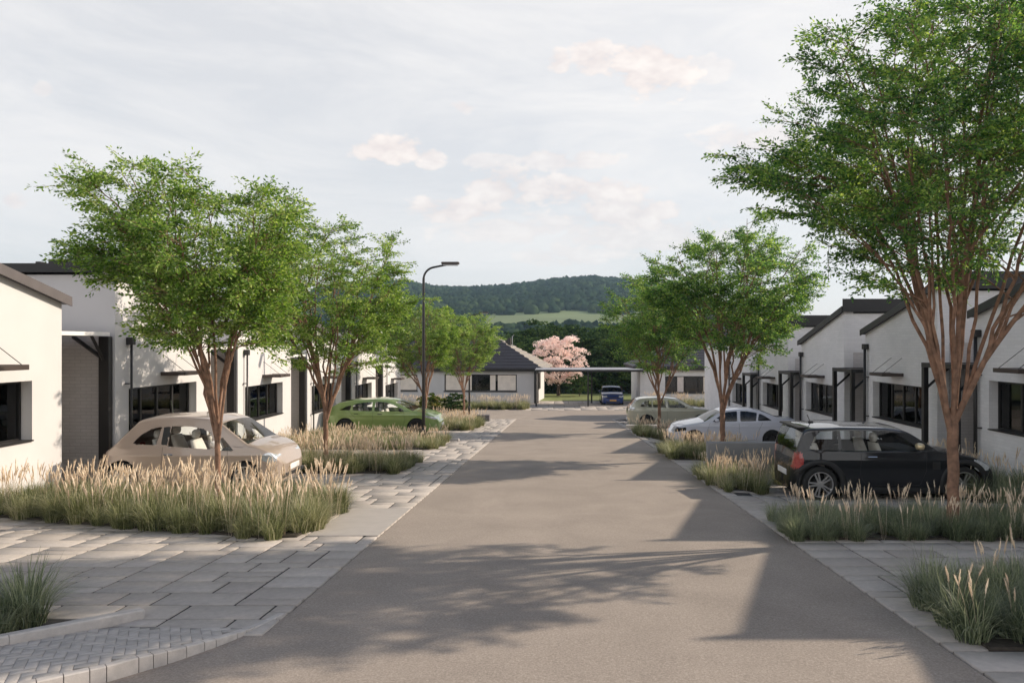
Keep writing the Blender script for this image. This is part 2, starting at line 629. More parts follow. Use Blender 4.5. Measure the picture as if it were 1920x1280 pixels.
M['greywall'] = brick_wall_mat('porch_brick', (0.64, 0.60, 0.585), (0.50, 0.47, 0.46), 0.5)
M['render'] = mat('white_render', (0.62, 0.60, 0.595), 0.85, var=.035, scale=1.2, bump=.15, bscale=80)
M['fascia'] = mat('dark_fascia', (0.022, 0.02, 0.02), 0.45, var=.15, scale=4)
M['rake'] = mat('rake_trim', (0.115, 0.10, 0.10), 0.5, var=.1, scale=3)
M['frame'] = mat('dark_frame', (0.018, 0.016, 0.016), 0.4, var=.15, scale=5)
M['brown'] = mat('brown_metal', (0.06, 0.042, 0.036), 0.5, var=.1, scale=5)
M['steel'] = mat('galvanised_steel', (0.42, 0.42, 0.44), 0.45, metal=.6, var=.2, scale=14)
M['curtain'] = mat('grey_blind', (0.74, 0.66, 0.62), 0.8, var=.1, scale=4)
M['cream'] = mat('cream_reflection', (0.86, 0.76, 0.66), 0.8, var=.1, scale=2)  # opaque cream, paints in the pale reflections of the bungalow windows
M['pane'] = glass_mat('window_glass', (0.82, 0.84, 0.86), 1.5)
M['darkroom'] = mat('dark_room', (0.012, 0.011, 0.011), 0.9, var=.3, scale=3)
M['tile'] = mat('roof_tile', (0.035, 0.033, 0.04), 0.55, var=.3, scale=9, bump=.3)
M['tilelit'] = mat('sunlit_roof_tile', (0.30, 0.27, 0.235), 0.7, var=.25, scale=7, bump=.3)  # pale copy of the tile, sunlight painted into the right-hand slope
M['white'] = mat('white_paint', (0.78, 0.76, 0.74), 0.5, var=.04)
M['bark'] = mat('bark', (0.235, 0.135, 0.088), 0.85, var=.42, scale=11, bump=1.0, bscale=34)
M['bark2'] = mat('dark_bark', (0.10, 0.07, 0.05), 0.9, var=.3, scale=8, bump=.8)
M['leafA'] = leaf_mat('leaf_right_row', [(0.0, (0.036, 0.094, 0.034)), (0.4, (0.088, 0.20, 0.054)), (0.75, (0.18, 0.325, 0.070)), (1.0, (0.40, 0.54, 0.14))], trans=.5)
M['leafB'] = leaf_mat('leaf_left_row', [(0.0, (0.055, 0.115, 0.024)), (0.4, (0.13, 0.245, 0.046)), (0.75, (0.235, 0.37, 0.07)), (1.0, (0.46, 0.56, 0.19))], trans=.52)
M['leafD'] = leaf_mat('wood_leaf', [(0.0, (0.020, 0.040, 0.020)), (0.5, (0.046, 0.086, 0.034)), (1.0, (0.11, 0.165, 0.055))], trans=.2, gloss=.0, clump=.4)
M['blossom'] = leaf_mat('pink_blossom', [(0.0, (0.80, 0.62, 0.57)), (0.5, (0.88, 0.73, 0.68)), (1.0, (0.93, 0.82, 0.77))], trans=.3, gloss=.0, hue=.5)
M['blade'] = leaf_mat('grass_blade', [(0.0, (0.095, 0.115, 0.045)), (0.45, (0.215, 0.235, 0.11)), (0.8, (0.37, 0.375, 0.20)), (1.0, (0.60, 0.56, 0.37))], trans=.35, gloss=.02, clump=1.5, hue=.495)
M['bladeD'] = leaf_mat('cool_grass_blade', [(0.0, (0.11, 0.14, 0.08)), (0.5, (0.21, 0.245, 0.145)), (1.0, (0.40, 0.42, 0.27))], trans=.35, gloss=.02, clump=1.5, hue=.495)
M['plume'] = leaf_mat('seed_plume', [(0.0, (0.60, 0.49, 0.38)), (0.5, (0.76, 0.65, 0.52)), (1.0, (0.88, 0.79, 0.67))], trans=.35, gloss=.0, clump=2, hue=.505)
M['shrub'] = leaf_mat('shrub_leaf', [(0.0, (0.04, 0.08, 0.02)), (0.6, (0.12, 0.16, 0.04)), (1.0, (0.42, 0.36, 0.14))], trans=.3, gloss=.0)
M['hill'] = leaf_mat('hill_wood', [(0.0, (0.012, 0.026, 0.018)), (0.5, (0.022, 0.042, 0.024)), (1.0, (0.042, 0.065, 0.03))], trans=.05, gloss=.0, clump=.01)
M['field'] = mat('hill_field', (0.14, 0.18, 0.075), 0.95, var=.25, scale=.01)
M['tyre'] = mat('tyre_rubber', (0.018, 0.018, 0.018), 0.8, var=.2, scale=20)
M['rim'] = mat('alloy', (0.55, 0.54, 0.53), 0.3, metal=.85, var=.06)
M['rimdark'] = mat('dark_alloy', (0.06, 0.06, 0.06), 0.35, metal=.7, var=.1)
M['blackplastic'] = mat('black_plastic', (0.02, 0.02, 0.021), 0.6, var=.15)
M['glass'] = glass_mat('car_glass', (0.90, 0.93, 0.93), 1.45)
M['glassdark'] = glass_mat('tinted_glass', (0.16, 0.18, 0.22), 1.6)
M['seat'] = mat('cream_seat', (0.84, 0.78, 0.71), 0.7, var=.06)
M['seatd'] = mat('dark_seat', (0.05, 0.05, 0.045), 0.7, var=.1)
M['chrome'] = mat('chrome', (0.75, 0.75, 0.75), 0.12, metal=1.0, var=.03)
M['lampglass'] = mat('headlamp', (0.62, 0.66, 0.70), 0.08, metal=.45, var=.25, scale=26, coat=1.0)
M['taillamp'] = mat('tail_lamp', (0.34, 0.035, 0.035), 0.15, var=.3, scale=24, coat=1.0)
M['plate'] = mat('number_plate', (0.62, 0.34, 0.07), 0.5, var=.04)
M['gold'] = mat('pale_gold', (0.72, 0.58, 0.36), 0.25, metal=.5, var=.05, coat=.6)


def paint(name, col, metal=0.25, rough=0.32):
    return mat(name, col, rough, metal=metal, var=.03, scale=2, coat=1.0)


M['p_beige'] = paint('beige_paint', (0.43, 0.345, 0.285), .2)
M['p_green'] = paint('green_paint', (0.235, 0.335, 0.10), .3)
M['p_black'] = mat('black_paint', (0.006, 0.007, 0.010), .55, var=.03, scale=2, coat=1.0, spec=.2)
M['p_white'] = paint('white_car_paint', (0.66, 0.66, 0.72), .05)
M['p_sand'] = paint('sand_paint', (0.47, 0.45, 0.35), .2)
M['p_blue'] = paint('blue_paint', (0.008, 0.035, 0.17), .2)
M['p_roof'] = paint('roof_paint', (0.05, 0.05, 0.056), .2, .25)
# ------------------------------------------------------------------ cars
def smooth_fn(pts, sigma=0.035):
    P = np.array(pts, float)
    xs = np.linspace(P[0, 0] - .3, P[-1, 0] + .3, 1600)
    ys = np.interp(xs, P[:, 0], P[:, 1])
    st = xs[1] - xs[0]
    k = int(4 * sigma / st)
    kern = np.exp(-.5 * (np.arange(-k, k + 1) * st / sigma) ** 2)
    kern /= kern.sum()
    ys = np.convolve(np.pad(ys, k, mode='edge'), kern, 'valid')
    return lambda x: np.interp(x, xs, ys)


def round_poly(poly, r=0.04, n=5):
    P = [np.array(p, float) for p in poly]
    out = []
    for i in range(len(P)):
        a, b, c = P[i - 1], P[i], P[(i + 1) % len(P)]
        d1, d2 = a - b, c - b
        l1, l2 = np.linalg.norm(d1), np.linalg.norm(d2)
        q = min(r, l1 * .4, l2 * .4)
        p1, p2 = b + d1 / l1 * q, b + d2 / l2 * q
        for t in np.linspace(0, 1, n):
            out.append((1 - t) ** 2 * p1 + 2 * t * (1 - t) * b + t * t * p2)
    return np.array(out)


def poly_near(P, X, Z):
    """inside mask and nearest boundary point"""
    inside = np.zeros(X.shape, bool)
    best = np.full(X.shape, 1e9)
    bx, bz = X.copy(), Z.copy()
    n = len(P)
    for i in range(n):
        x1, z1 = P[i]
        x2, z2 = P[(i + 1) % n]
        cond = ((z1 > Z) != (z2 > Z))
        with np.errstate(divide='ignore', invalid='ignore'):
            xi = (x2 - x1) * (Z - z1) / (z2 - z1 + 1e-12) + x1
        inside ^= cond & (X < xi)
        dx_, dz_ = x2 - x1, z2 - z1
        t = np.clip(((X - x1) * dx_ + (Z - z1) * dz_) / (dx_ * dx_ + dz_ * dz_ + 1e-12), 0, 1)
        px, pz = x1 + t * dx_, z1 + t * dz_
        d = np.hypot(X - px, Z - pz)
        m = d < best
        best[m] = d[m]
        bx[m] = px[m]
        bz[m] = pz[m]
    return inside, best, bx, bz


def wheel_parts(parent, x, y, side, r, w, rimm, spokes, wr):
    """hub mesh with tyre and rim under it; side=-1 faces -y"""
    hub = MB().lathe([(0.0, -.02), (.055, -.02), (.06, .0), (.15, .012), (.15, .05), (0.0, .05)], 18).build('wheel', M['rimdark'], parent, True)
    ty = MB().lathe([(wr, -w * .5 + .012), (wr + .015, -w * .5), (r - .03, -w * .5 - .002), (r - .008, -w * .5 + .02), (r, -w * .5 + .05), (r, w * .5 - .05), (r - .01, w * .5 - .015), (wr, w * .5)], 40).build('tyre', M['tyre'], hub, True)
    rb = MB()
    rb.lathe([(wr + .004, -w * .5 + .004), (wr - .016, -w * .5 + .006), (wr - .024, -w * .5 + .03), (wr - .03, w * .4)], 36)
    for k in range(spokes):
        a = 2 * math.pi * k / spokes + .2
        ca, sa = math.cos(a), math.sin(a)
        for off in (-.5, .5):
            vs = []
            for (rr, hw, d) in [(.045, .016, 0.0), (wr - .02, .014, -w * .5 + .022)]:
                for (u, dd) in [(-hw, 0), (hw, 0), (hw, .025), (-hw, .025)]:
                    q = u + off * (.02 + .055 * (rr / wr))
                    vs.append((rr * ca - q * sa, -w * .5 + .03 + dd + (0 if rr > .1 else -.004), rr * sa + q * ca))
            rb.add(vs, [(0, 1, 5, 4), (1, 2, 6, 5), (2, 3, 7, 6), (3, 0, 4, 7), (0, 3, 2, 1), (4, 5, 6, 7)])
    rb.lathe([(0, -w * .5 + .01), (.05, -w * .5 + .012), (.055, -w * .5 + .05)], 16)
    rb.build('rim', rimm, hub, False)
    hub.location = (x, y, r)
    hub.rotation_euler = (0, 0.3 * x, 0) if side < 0 else (0, .2, math.pi)
    return hub


def car(name, label, loc, rz, L, Wd, H, top, paintm, wheels, wins, ws, rs, belt, rimm='rim', glassm='glass', zb=0.2, tumble=0.2,
        lamps=(), roof=None, seams=(), handles=(), mirror=None, mirm=None, seatm='seat', arch=1.10, cladding=None, nplan=6.5, spokes=5,
        front=True, extras=None, cat='car'):
    root = thing(name, label, cat, loc, rz, 'cars parked in front of the houses')
    h2 = L / 2
    T = smooth_fn([(p[0] - h2, p[1]) for p in top])
    wx = [w_ - h2 for w_ in wheels[:2]]
    R = wheels[2]
    Ra = R * arch
    # stations
    core = np.arange(-h2 + .1, h2 - .1, .027)
    ends = np.array([0, .0004, .002, .006, .014, .028, .048, .074])
    xs = np.concatenate([-h2 + ends, core, (h2 - ends)[::-1], np.array([ws[0] - h2, ws[1] - h2, rs[0] - h2, rs[1] - h2] + ([roof[0] - h2, roof[1] - h2] if roof else []))])
    xs = np.unique(np.round(xs, 5))
    keep = [xs[0]]
    for x in xs[1:]:
        if x - keep[-1] > .004 or abs(x) > h2 - .09:
            keep.append(x)
    xs = np.array(keep)
    plan = lambda x: Wd / 2 * np.maximum(0, 1 - np.abs(x / h2) ** nplan) ** (1 / nplan)

    def gfun(z):
        z = np.asarray(z, float)
        low = .06 * np.clip((.42 - z) / .25, 0, 1) ** 2
        mid = .035 * np.clip((z - .62) / (belt - .62), 0, 1) ** 2
        hi = np.where(z > belt, .012 + tumble * np.clip((z - belt) / (H - belt), 0, 1.2) ** 1.15, 0)
        cr = .008 * np.exp(-((z - (belt - .17)) / .035) ** 2)
        return 1 - low - mid - hi + cr
    surf = lambda x, z: plan(x) * gfun(z)
    NS, NC, NT = 46, 4, 9
    zt = T(xs)
    Wc = plan(xs)
    crown = .035 * np.clip(Wc / (Wd / 2), 0, 1)
    r = np.minimum(.058, .3 * (zt - zb)) * np.clip(Wc / (Wd / 2) * 1.3, .02, 1)
    zs = zt - crown - r
    K = NS + NC + NT
    X = np.repeat(xs[:, None], K, 1)
    Z = np.zeros_like(X)
    Y = np.zeros_like(X)
    v = np.linspace(0, 1, NS)
    Z[:, :NS] = zb + (zs - zb)[:, None] * v[None, :]
    # snap the side rows to region outlines
    polys = []
    for w_ in wins:
        polys.append(('side_window', M[glassm], round_poly([(p[0] - h2, p[1]) for p in w_], .05), None))
    for (nm_, mt_, pl_, yr_) in lamps:
        polys.append((nm_, M[mt_], round_poly([(p[0] - h2, p[1]) for p in pl_], .03), yr_))
    ang = np.linspace(0, 2 * math.pi, 40, endpoint=False)
    archp = [np.stack([cx + Ra * np.cos(ang), R + Ra * np.sin(ang)], 1) for cx in wx]
    Xs, Zs = X[:, :NS].copy(), Z[:, :NS].copy()
    inner = np.ones_like(Xs, bool)
    inner[:9] = False
    inner[-9:] = False
    for P in [p[2] for p in polys] + archp:
        ins, d, bx, bz = poly_near(P, Xs, Zs)
        m = (d < .0135) & inner
        m[:, -1] = False
        m[:, 0] = False
        Xs[m], Zs[m] = bx[m], bz[m]
    X[:, :NS], Z[:, :NS] = Xs, Zs
    Y[:, :NS] = surf(Xs, Zs)
    ye = surf(xs, zs)
    for c in range(NC):
        ph = (c + 1) / (NC + 0.0) * math.pi / 2
        rr = np.minimum(r, ye * .9)
        Y[:, NS + c] = ye - rr * (1 - math.cos(ph)) * .9
        Z[:, NS + c] = zs + r * math.sin(ph)
    yt = Y[:, NS + NC - 1]
    for c in range(NT):
        u = 1 - (c + 1) / NT
        Y[:, NS + NC + c] = yt * u
        Z[:, NS + NC + c] = zt - crown * u * u
    # full grid
    XX = np.concatenate([X, X[:, -2::-1]], 1)
    ZZ = np.concatenate([Z, Z[:, -2::-1]], 1)
    YY = np.concatenate([-Y, Y[:, -2::-1]], 1)
    nx_, nc = XX.shape
    Vv = np.stack([XX, YY, ZZ], -1).reshape(-1, 3)
    i = np.arange(nx_ - 1)[:, None] * nc
    k = np.arange(nc - 1)[None, :]
    a = i + k
    F_ = np.stack([a, a + nc, a + nc + 1, a + 1], -1)        # (nx-1, nc-1, 4)
    C = Vv[F_].mean(2)
    col = np.minimum(np.arange(nc - 1), nc - 2 - np.arange(nc - 1))[None, :].repeat(nx_ - 1, 0)
    side = col < NS - 1
    lab = np.zeros(F_.shape[:2], int)
    names = [('body', M[paintm])]
    for P in archp:
        ins, d, _, _ = poly_near(P, C[..., 0], C[..., 2])
        lab[ins & side] = -1
    for (nm_, mt_, P, yr_) in polys:
        ins, d, _, _ = poly_near(P, C[..., 0], C[..., 2])
        for sgn in (-1, 1):
            m = ins & (np.sign(C[..., 1]) == sgn)
            if yr_ is not None:
                m &= (np.abs(C[..., 1]) > yr_)
            else:
                m &= side
            if m.any():
                names.append((nm_, mt_))
                lab[m] = len(names) - 1
    for (x0, x1, nm_) in ((ws[0], ws[1], 'windscreen'), (rs[0], rs[1], 'rear_window')):
        m = (~side) & (C[..., 0] > x0 - h2) & (C[..., 0] < x1 - h2) & (col >= NS + NC - 1)
        names.append((nm_, M[glassm]))
        lab[m] = len(names) - 1
    if roof:
        m = (~side) & (C[..., 0] > roof[0] - h2) & (C[..., 0] < roof[1] - h2) & (lab == 0)
        names.append(('roof', M[roof[2]]))
        lab[m] = len(names) - 1
    for idx, (nm_, mt_) in enumerate(names):
        fs = F_[lab == idx]
        if len(fs) == 0: continue
        u, inv = np.unique(fs, return_inverse=True)
        mesh_np(nm_, Vv[u], inv.reshape(fs.shape), mt_, root, True)
    # underbody and wheel wells
    ub = MB()
    ub.box(-h2 + .12, h2 - .12, -Wd / 2 + .16, Wd / 2 - .16, zb - .01, zb + .16)
    ub.box(-h2 + .2, h2 - .35, -Wd / 2 + .1, Wd / 2 - .1, .36, .40) if False else None
    for cx in wx:
        for s in (-1, 1):
            pr = [(Ra + .004, s * (Wd / 2 - .05)), (Ra + .004, s * (Wd / 2 - .34)), (0, s * (Wd / 2 - .34))]
            ub.lathe(pr, 28, 'y', (cx, 0, R))
    ub.build('underbody', M['blackplastic'], root)
    if cladding:
        for cx in wx:
            for s in (-1, 1):
                cb = MB()
                pts = [(cx + (Ra + cladding * .35) * math.cos(t), 0, R + (Ra + cladding * .35) * math.sin(t)) for t in np.linspace(-.25, math.pi + .25, 26)]
                vs, fs = [], []
                for (q0, q1) in ((0.0, cladding),):
                    for t in np.linspace(-.42, math.pi + .42, 30):
                        for (rad, dy_) in ((Ra - .004, -.03), (Ra, .012), (Ra + cladding, .010), (Ra + cladding + .004, -.02)):
                            x_, z_ = cx + rad * math.cos(t), R + rad * math.sin(t)
                            yy = float(surf(x_, max(z_, zb))) + dy_
                            vs.append((x_, s * yy, max(z_, zb - .02)))
                for q in range(29):
                    for c in range(3):
                        b0 = q * 4 + c
                        fs.append((b0, b0 + 4, b0 + 5, b0 + 1))
                cb.add(vs, fs)
                cb.build('wheel_arch_trim', M['blackplastic'], root, True)
        x0, x1 = wx[0] + Ra + .06, wx[1] - Ra - .06
        for s in (-1, 1):
            MB().bbox(x0, x1, s * (Wd / 2 - .10), s * (Wd / 2 - .0), zb - .03, zb + .09, .02).build('sill_trim', M['blackplastic'], root, True)
    for cx in wx:
        for s in (-1, 1):
            wheel_parts(root, cx, s * (Wd / 2 - .125), s, R, .2, M[rimm], spokes, R * .70)
    # cabin
    inn = MB()
    inn.box(rs[1] - h2 + .15, ws[1] - h2 - .25, -Wd / 2 + .13, Wd / 2 - .13, .30, .36)
    inn.build('cabin_floor', M['seatd'], root)
    db = MB()
    xd = ws[1] - h2
    db.bbox(xd - .58, xd - .02, -Wd / 2 + .16, Wd / 2 - .16, belt - .2, belt - .045, .05)
    db.build('dashboard', M['seatd'], root)
    sw = MB()
    pts = [(xd - .72 + .05 * math.sin(t), .36 + .18 * math.cos(t), belt - .10 + .17 * math.sin(t)) for t in np.linspace(0, 2 * math.pi, 20)]
    sw.tube(pts, .014, 6).build('steering_wheel', M['seatd'], root)
    xf = (ws[0] - h2) * .35 + (rs[1] - h2) * .10 + .02
    for (sx, nm_) in ((xf, 'seat'), (rs[1] - h2 + (.45 if L < 4 else .75), 'rear_seat')):
        for s in (-1, 1):
            sb = MB()
            y0 = s * Wd * .21
            sb.bbox(sx, sx + .48, y0 - .24, y0 + .24, .36, .55, .06)
            sb.add(*_slab(sx - .02, y0, .23, .5, belt + .10, -.16))
            sb.ellipsoid((sx - .18, y0, belt + .20), (.06, .13, .09), 12, 6, .8)
            sb.build(nm_, M[seatm], root, True)
    # details
    if seams:
        sbm = MB()
        for pl in seams:
            for s in (-1, 1):
                pts = []
                P = [(p[0] - h2, p[1]) for p in pl]
                for q in range(len(P) - 1):
                    for t in np.linspace(0, 1, 9)[:-1]:
                        x_, z_ = P[q][0] * (1 - t) + P[q + 1][0] * t, P[q][1] * (1 - t) + P[q + 1][1] * t
                        pts.append((x_, s * (float(surf(x_, z_)) - .0015), z_))
                x_, z_ = P[-1]
                pts.append((x_, s * (float(surf(x_, z_)) - .0015), z_))
                sbm.tube(pts, .0045, 4)
        sbm.build('door_seam', M['blackplastic'], root)
    for (hx, hz, hm) in handles:
        for s in (-1, 1):
            x_ = hx - h2
            yy = float(surf(x_, hz))
            MB().bbox(x_ - .09, x_ + .09, s * (yy - .005), s * (yy + .022), hz - .012, hz + .014, .01).build('door_handle', M[hm], root)
    if mirror:
        for s in (-1, 1):
            x_, z_ = mirror[0] - h2, mirror[1]
            yy = float(surf(x_, z_ - .04))
            mm = MB().ellipsoid((x_, s * (yy + .11), z_ + .03), (.075, .10, .065), 14, 8, .8)
            mo = mm.build('wing_mirror', M[mirm or paintm], root, True)
            MB().tube([(x_ + .03, s * (yy - .02), z_ - .04), (x_ + .02, s * (yy + .06), z_ - .01)], .02, 6).build('mirror_arm', M['blackplastic'], mo)
    # number plates and lower grille
    MB().bbox(h2 - .005, h2 + .012, -.26, .26, .36, .47, .006).build('number_plate', M['plate'] if extras == 'orange_plate' else M['white'], root)
    MB().bbox(-h2 - .012, -h2 + .005, -.26, .26, .42, .53, .006).build('number_plate', M['white'], root)
    MB().bbox(h2 - .03, h2 + .006, -.55, .55, .24, .33, .02).build('lower_grille', M['blackplastic'], root)
    return root, surf


def _slab(x, y, hw, z0, z1, lean):
    """a seat back: rounded, leaning board"""
    vs, fs = [], []
    n = 7
    for i in range(n):
        t = i / (n - 1)
        z = z0 + (z1 - z0) * t
        xc = x + lean * t
        w_ = hw * (1 - .25 * t ** 3)
        d = .07 * (1 - .35 * t)
        for (a, b) in ((-d, -w_ * .85), (-d, w_ * .85), (-d * .4, w_), (d * .6, w_), (d, w_ * .8), (d, -w_ * .8), (d * .6, -w_), (-d * .4, -w_)):
            vs.append((xc + a, y + b, z))
    for i in range(n - 1):
        for k in range(8):
            a, b = i * 8 + k, i * 8 + (k + 1) % 8
            fs.append((a, b, b + 8, a + 8))
    fs.append(tuple(range(7, -1, -1)))
    fs.append(tuple(range((n - 1) * 8, n * 8)))
    return vs, fs


# ------------------------------------------------------------------ trees
def bez(p0, p1, p2, n):
    t = np.linspace(0, 1, n)[:, None]
    return (1 - t) ** 2 * p0 + 2 * t * (1 - t) * p1 + t * t * p2


def leaf_quads(P, D, size, R_, flat=0.5, fold=True):
    """kite-shaped leaves at P pointing along D"""
    n = len(P)
    D = D / (np.linalg.norm(D, axis=1, keepdims=True) + 1e-9)
    N = R_.normal(size=(n, 3)) * (1 - flat) + np.array([0, 0, 1.0]) * flat
    Sd = np.cross(D, N)
    Sd /= np.linalg.norm(Sd, axis=1, keepdims=True) + 1e-9
    s = (size * R_.uniform(.7, 1.3, n))[:, None]
    w = s * .23
    a = P
    b = P + D * s * .45 + Sd * w
    c = P + D * s
    d = P + D * s * .45 - Sd * w
    V_ = np.stack([a, b, c, d], 1).reshape(-1, 3)
    F_ = np.arange(n * 4).reshape(n, 4)
    return V_, F_


def street_tree(seed, height, fork, crown_r, crown_zc, crown_rz, stems=15, subs=9, twigs=6, leaves=34, leaf=.075, trunk_r=.13, off=(0, 0), lean=0.0):
    """returns (wood V,F), (leaf V,F): a vase-shaped tree of many upright stems"""
    R_ = np.random.default_rng(seed)
    WV, WF, nv = [], [], 0

    def add_tube(pts, rad, n):
        nonlocal nv
        V_, F_ = tube_np(pts, rad, n)
        WV.append(V_)
        WF.append(F_ + nv)
        nv += len(V_)
    # trunk
    tp = np.array([[0, 0, -.15], [0.0, 0, .3], [.01, .01, fork * .6], [.0, 0, fork], [0, 0, fork + .15]])
    tt = np.linspace(0, 1, 14)
    tpp = np.stack([np.interp(tt, np.linspace(0, 1, 5), tp[:, k]) for k in range(3)], 1)
    tpp[:, :2] += R_.normal(size=(14, 2)) * .006
    add_tube(tpp, trunk_r * (1.08 - .15 * tt + .22 * np.exp(-tt * 14)), 12)
    cc = np.array([off[0], off[1], crown_zc])
    lp, ld = [], []
    twp = []

    def envelope(p):
        q = (p - cc) / np.array([crown_r, crown_r, crown_rz])
        return np.linalg.norm(q)
    ga = math.pi * (3 - math.sqrt(5))
    prim = []
    npri = 6
    for i in range(stems):
        # target on the crown shell; the first ones rise from the fork, later ones leave an earlier stem
        u = (((i * 7) % stems) + .5) / stems
        zf = .98 - 1.30 * u
        az = i * ga + R_.normal() * .25
        rh = math.sqrt(max(0, 1 - zf * zf))
        k = R_.uniform(.60, .98)
        tgt = cc + np.array([math.cos(az) * rh * crown_r, math.sin(az) * rh * crown_r, zf * crown_rz]) * k
        n = 13
        if i < npri:
            p0 = np.array([math.cos(az) * trunk_r * .35, math.sin(az) * trunk_r * .35, fork - .12 + R_.uniform(-.22, .22)])
            horiz = tgt - p0
            mid = p0 + np.array([horiz[0] * .30, horiz[1] * .30, horiz[2] * .50]) + R_.normal(size=3) * .10
            r0 = trunk_r * R_.uniform(.40, .54)
        else:
            hb = tgt[:2] / (np.linalg.norm(tgt[:2]) + 1e-6)
            sc_ = [(q[0][-1][:2] @ hb) / (np.linalg.norm(q[0][-1][:2]) + .3) + R_.uniform(-.5, .5) for q in prim]
            par, prad = prim[int(np.argmax(sc_))]
            a0 = R_.integers(1, 7)
            p0 = par[a0]
            horiz = tgt - p0
            mid = p0 + (par[a0 + 1] - par[a0]) * 1.6 + horiz * np.array([.26, .26, .34])
            r0 = prad[a0] * R_.uniform(.5, .72)
        pts = bez(p0, mid, tgt, n)
        pts[2:-1] += R_.normal(size=(n - 3, 3)) * .02
        rad = r0 * (1 - np.linspace(0, 1, n)) ** .75 + .006
        add_tube(pts, rad, 8)
        if i < npri: prim.append((pts, rad))
        for j in range(subs):
            t = .36 + .64 * (j + R_.uniform(0, 1)) / subs
            q = t * (n - 1)
            a = int(min(q, n - 2))
            p = pts[a] + (pts[a + 1] - pts[a]) * (q - a)
            dr = pts[a + 1] - pts[a]
            dr = dr / np.linalg.norm(dr)
            rv = R_.normal(size=3)
            rv[2] = abs(rv[2]) * .4 + .1
            out = (p - cc)
            out[2] *= .3
            out /= np.linalg.norm(out) + 1e-6
            d2 = dr * .7 + rv * .75 + out * .45
            d2[2] *= .62
            d2 /= np.linalg.norm(d2)
            L2 = R_.uniform(.55, 1.0) * crown_r * .46 * (1.15 - .45 * t)
            e = p + d2 * L2
            lim = 1.0 + .10 * math.sin(3.1 * az + i)
            for _ in range(5):
                if envelope(e) > lim:
                    e = p + (e - p) * .8
            m2 = p + (e - p) * .5 + np.array([0, 0, -.05]) * L2 + dr * .12 * L2 + R_.normal(size=3) * .04
            n2_ = 8
            ps = bez(p, m2, e, n2_)
            rr = max(rad[a] * .5, .006)
            add_tube(ps, np.linspace(rr, .004, n2_), 5)
            for k2 in range(twigs):
                t2 = .25 + .75 * (k2 + R_.uniform(0, 1)) / twigs
                q2 = t2 * (n2_ - 1)
                a2 = int(min(q2, n2_ - 2))
                pp = ps[a2] + (ps[a2 + 1] - ps[a2]) * (q2 - a2)
                d3 = (ps[a2 + 1] - ps[a2])
                d3 /= np.linalg.norm(d3)
                d3 = (d3 * .9 + R_.normal(size=3) * .6) * np.array([1, 1, .45]) + np.array([0, 0, .06])
                d3 /= np.linalg.norm(d3)
                L3 = R_.uniform(.22, .52)
                ee = pp + d3 * L3 + np.array([0, 0, -.07 * L3])
                tw = bez(pp, pp + d3 * L3 * .5, ee, 4)
                twp.append((pp, ee))
                add_tube(tw, np.linspace(.0045, .002, 4), 3)
                nl = int(leaves * R_.uniform(.6, 1.3) * (1.15 if envelope(ee) > .55 else .6))
                tl = R_.uniform(.1, 1.05, nl)
                base = pp + (ee - pp) * tl[:, None]
                dd = R_.normal(size=(nl, 3)) * np.array([.8, .8, .42]) + d3 * .8 + np.array([0, 0, -.22])
                dd /= np.linalg.norm(dd, axis=1, keepdims=True)
                lp.append(base + dd * R_.uniform(.0, .10, nl)[:, None])
                ld.append(dd)
    LP = np.concatenate(lp)
    LD = np.concatenate(ld)
    lv, lf = leaf_quads(LP, LD, leaf, R_, .42)
    return (np.concatenate(WV), np.concatenate(WF)), (lv, lf)


def add_tree(name, label, data, leafm, loc, rz=0., group=None, scale=1.0, barkm='bark', cat='tree', crown_name='crown'):
    root = thing(name, label, cat, loc, rz, group)
    root.scale = (scale,) * 3
    (wv, wf), (lv, lf) = data
    mesh_np('trunk', wv, wf, M[barkm], root, True)
    mesh_np(crown_name, lv, lf, leafm, root)
    return root


def clump_crown(seed, rx, rz, zc, n_cl, per, leaf, low=.0, squash=.75):
    """crown of leaf clumps with gaps for larger, farther trees"""
    R_ = np.random.default_rng(seed)
    C = []
    while len(C) < n_cl:
        p = R_.uniform(-1, 1, 3)
        d = np.linalg.norm(p)
        if d < 1 and d > .35 and p[2] > -.8 + low:
            C.append(p * [rx, rx, rz] + [0, 0, zc])
    C = np.array(C)
    P, D = [], []
    for c in C:
        r = rx * R_.uniform(.13, .30)
        q = R_.normal(size=(per, 3))
        q /= np.linalg.norm(q, axis=1, keepdims=True)
        q[:, 2] = np.abs(q[:, 2]) * 1.0 - .25
        P.append(c + q * r * np.array([1, 1, squash]) * R_.uniform(.7, 1.05, (per, 1)))
        D.append(q + R_.normal(size=(per, 3)) * .7)
    P = np.concatenate(P)
    D = np.concatenate(D)
    n = len(P)
    D /= np.linalg.norm(D, axis=1, keepdims=True)
    N = R_.normal(size=(n, 3))
    Sd = np.cross(D, N)
    Sd /= np.linalg.norm(Sd, axis=1, keepdims=True)
    s = (leaf * R_.uniform(.6, 1.4, n))[:, None]
    V_ = np.stack([P - D * s * .5, P + Sd * s * .35, P + D * s * .5, P - Sd * s * .35], 1).reshape(-1, 3)
    return V_, np.arange(n * 4).reshape(n, 4), C


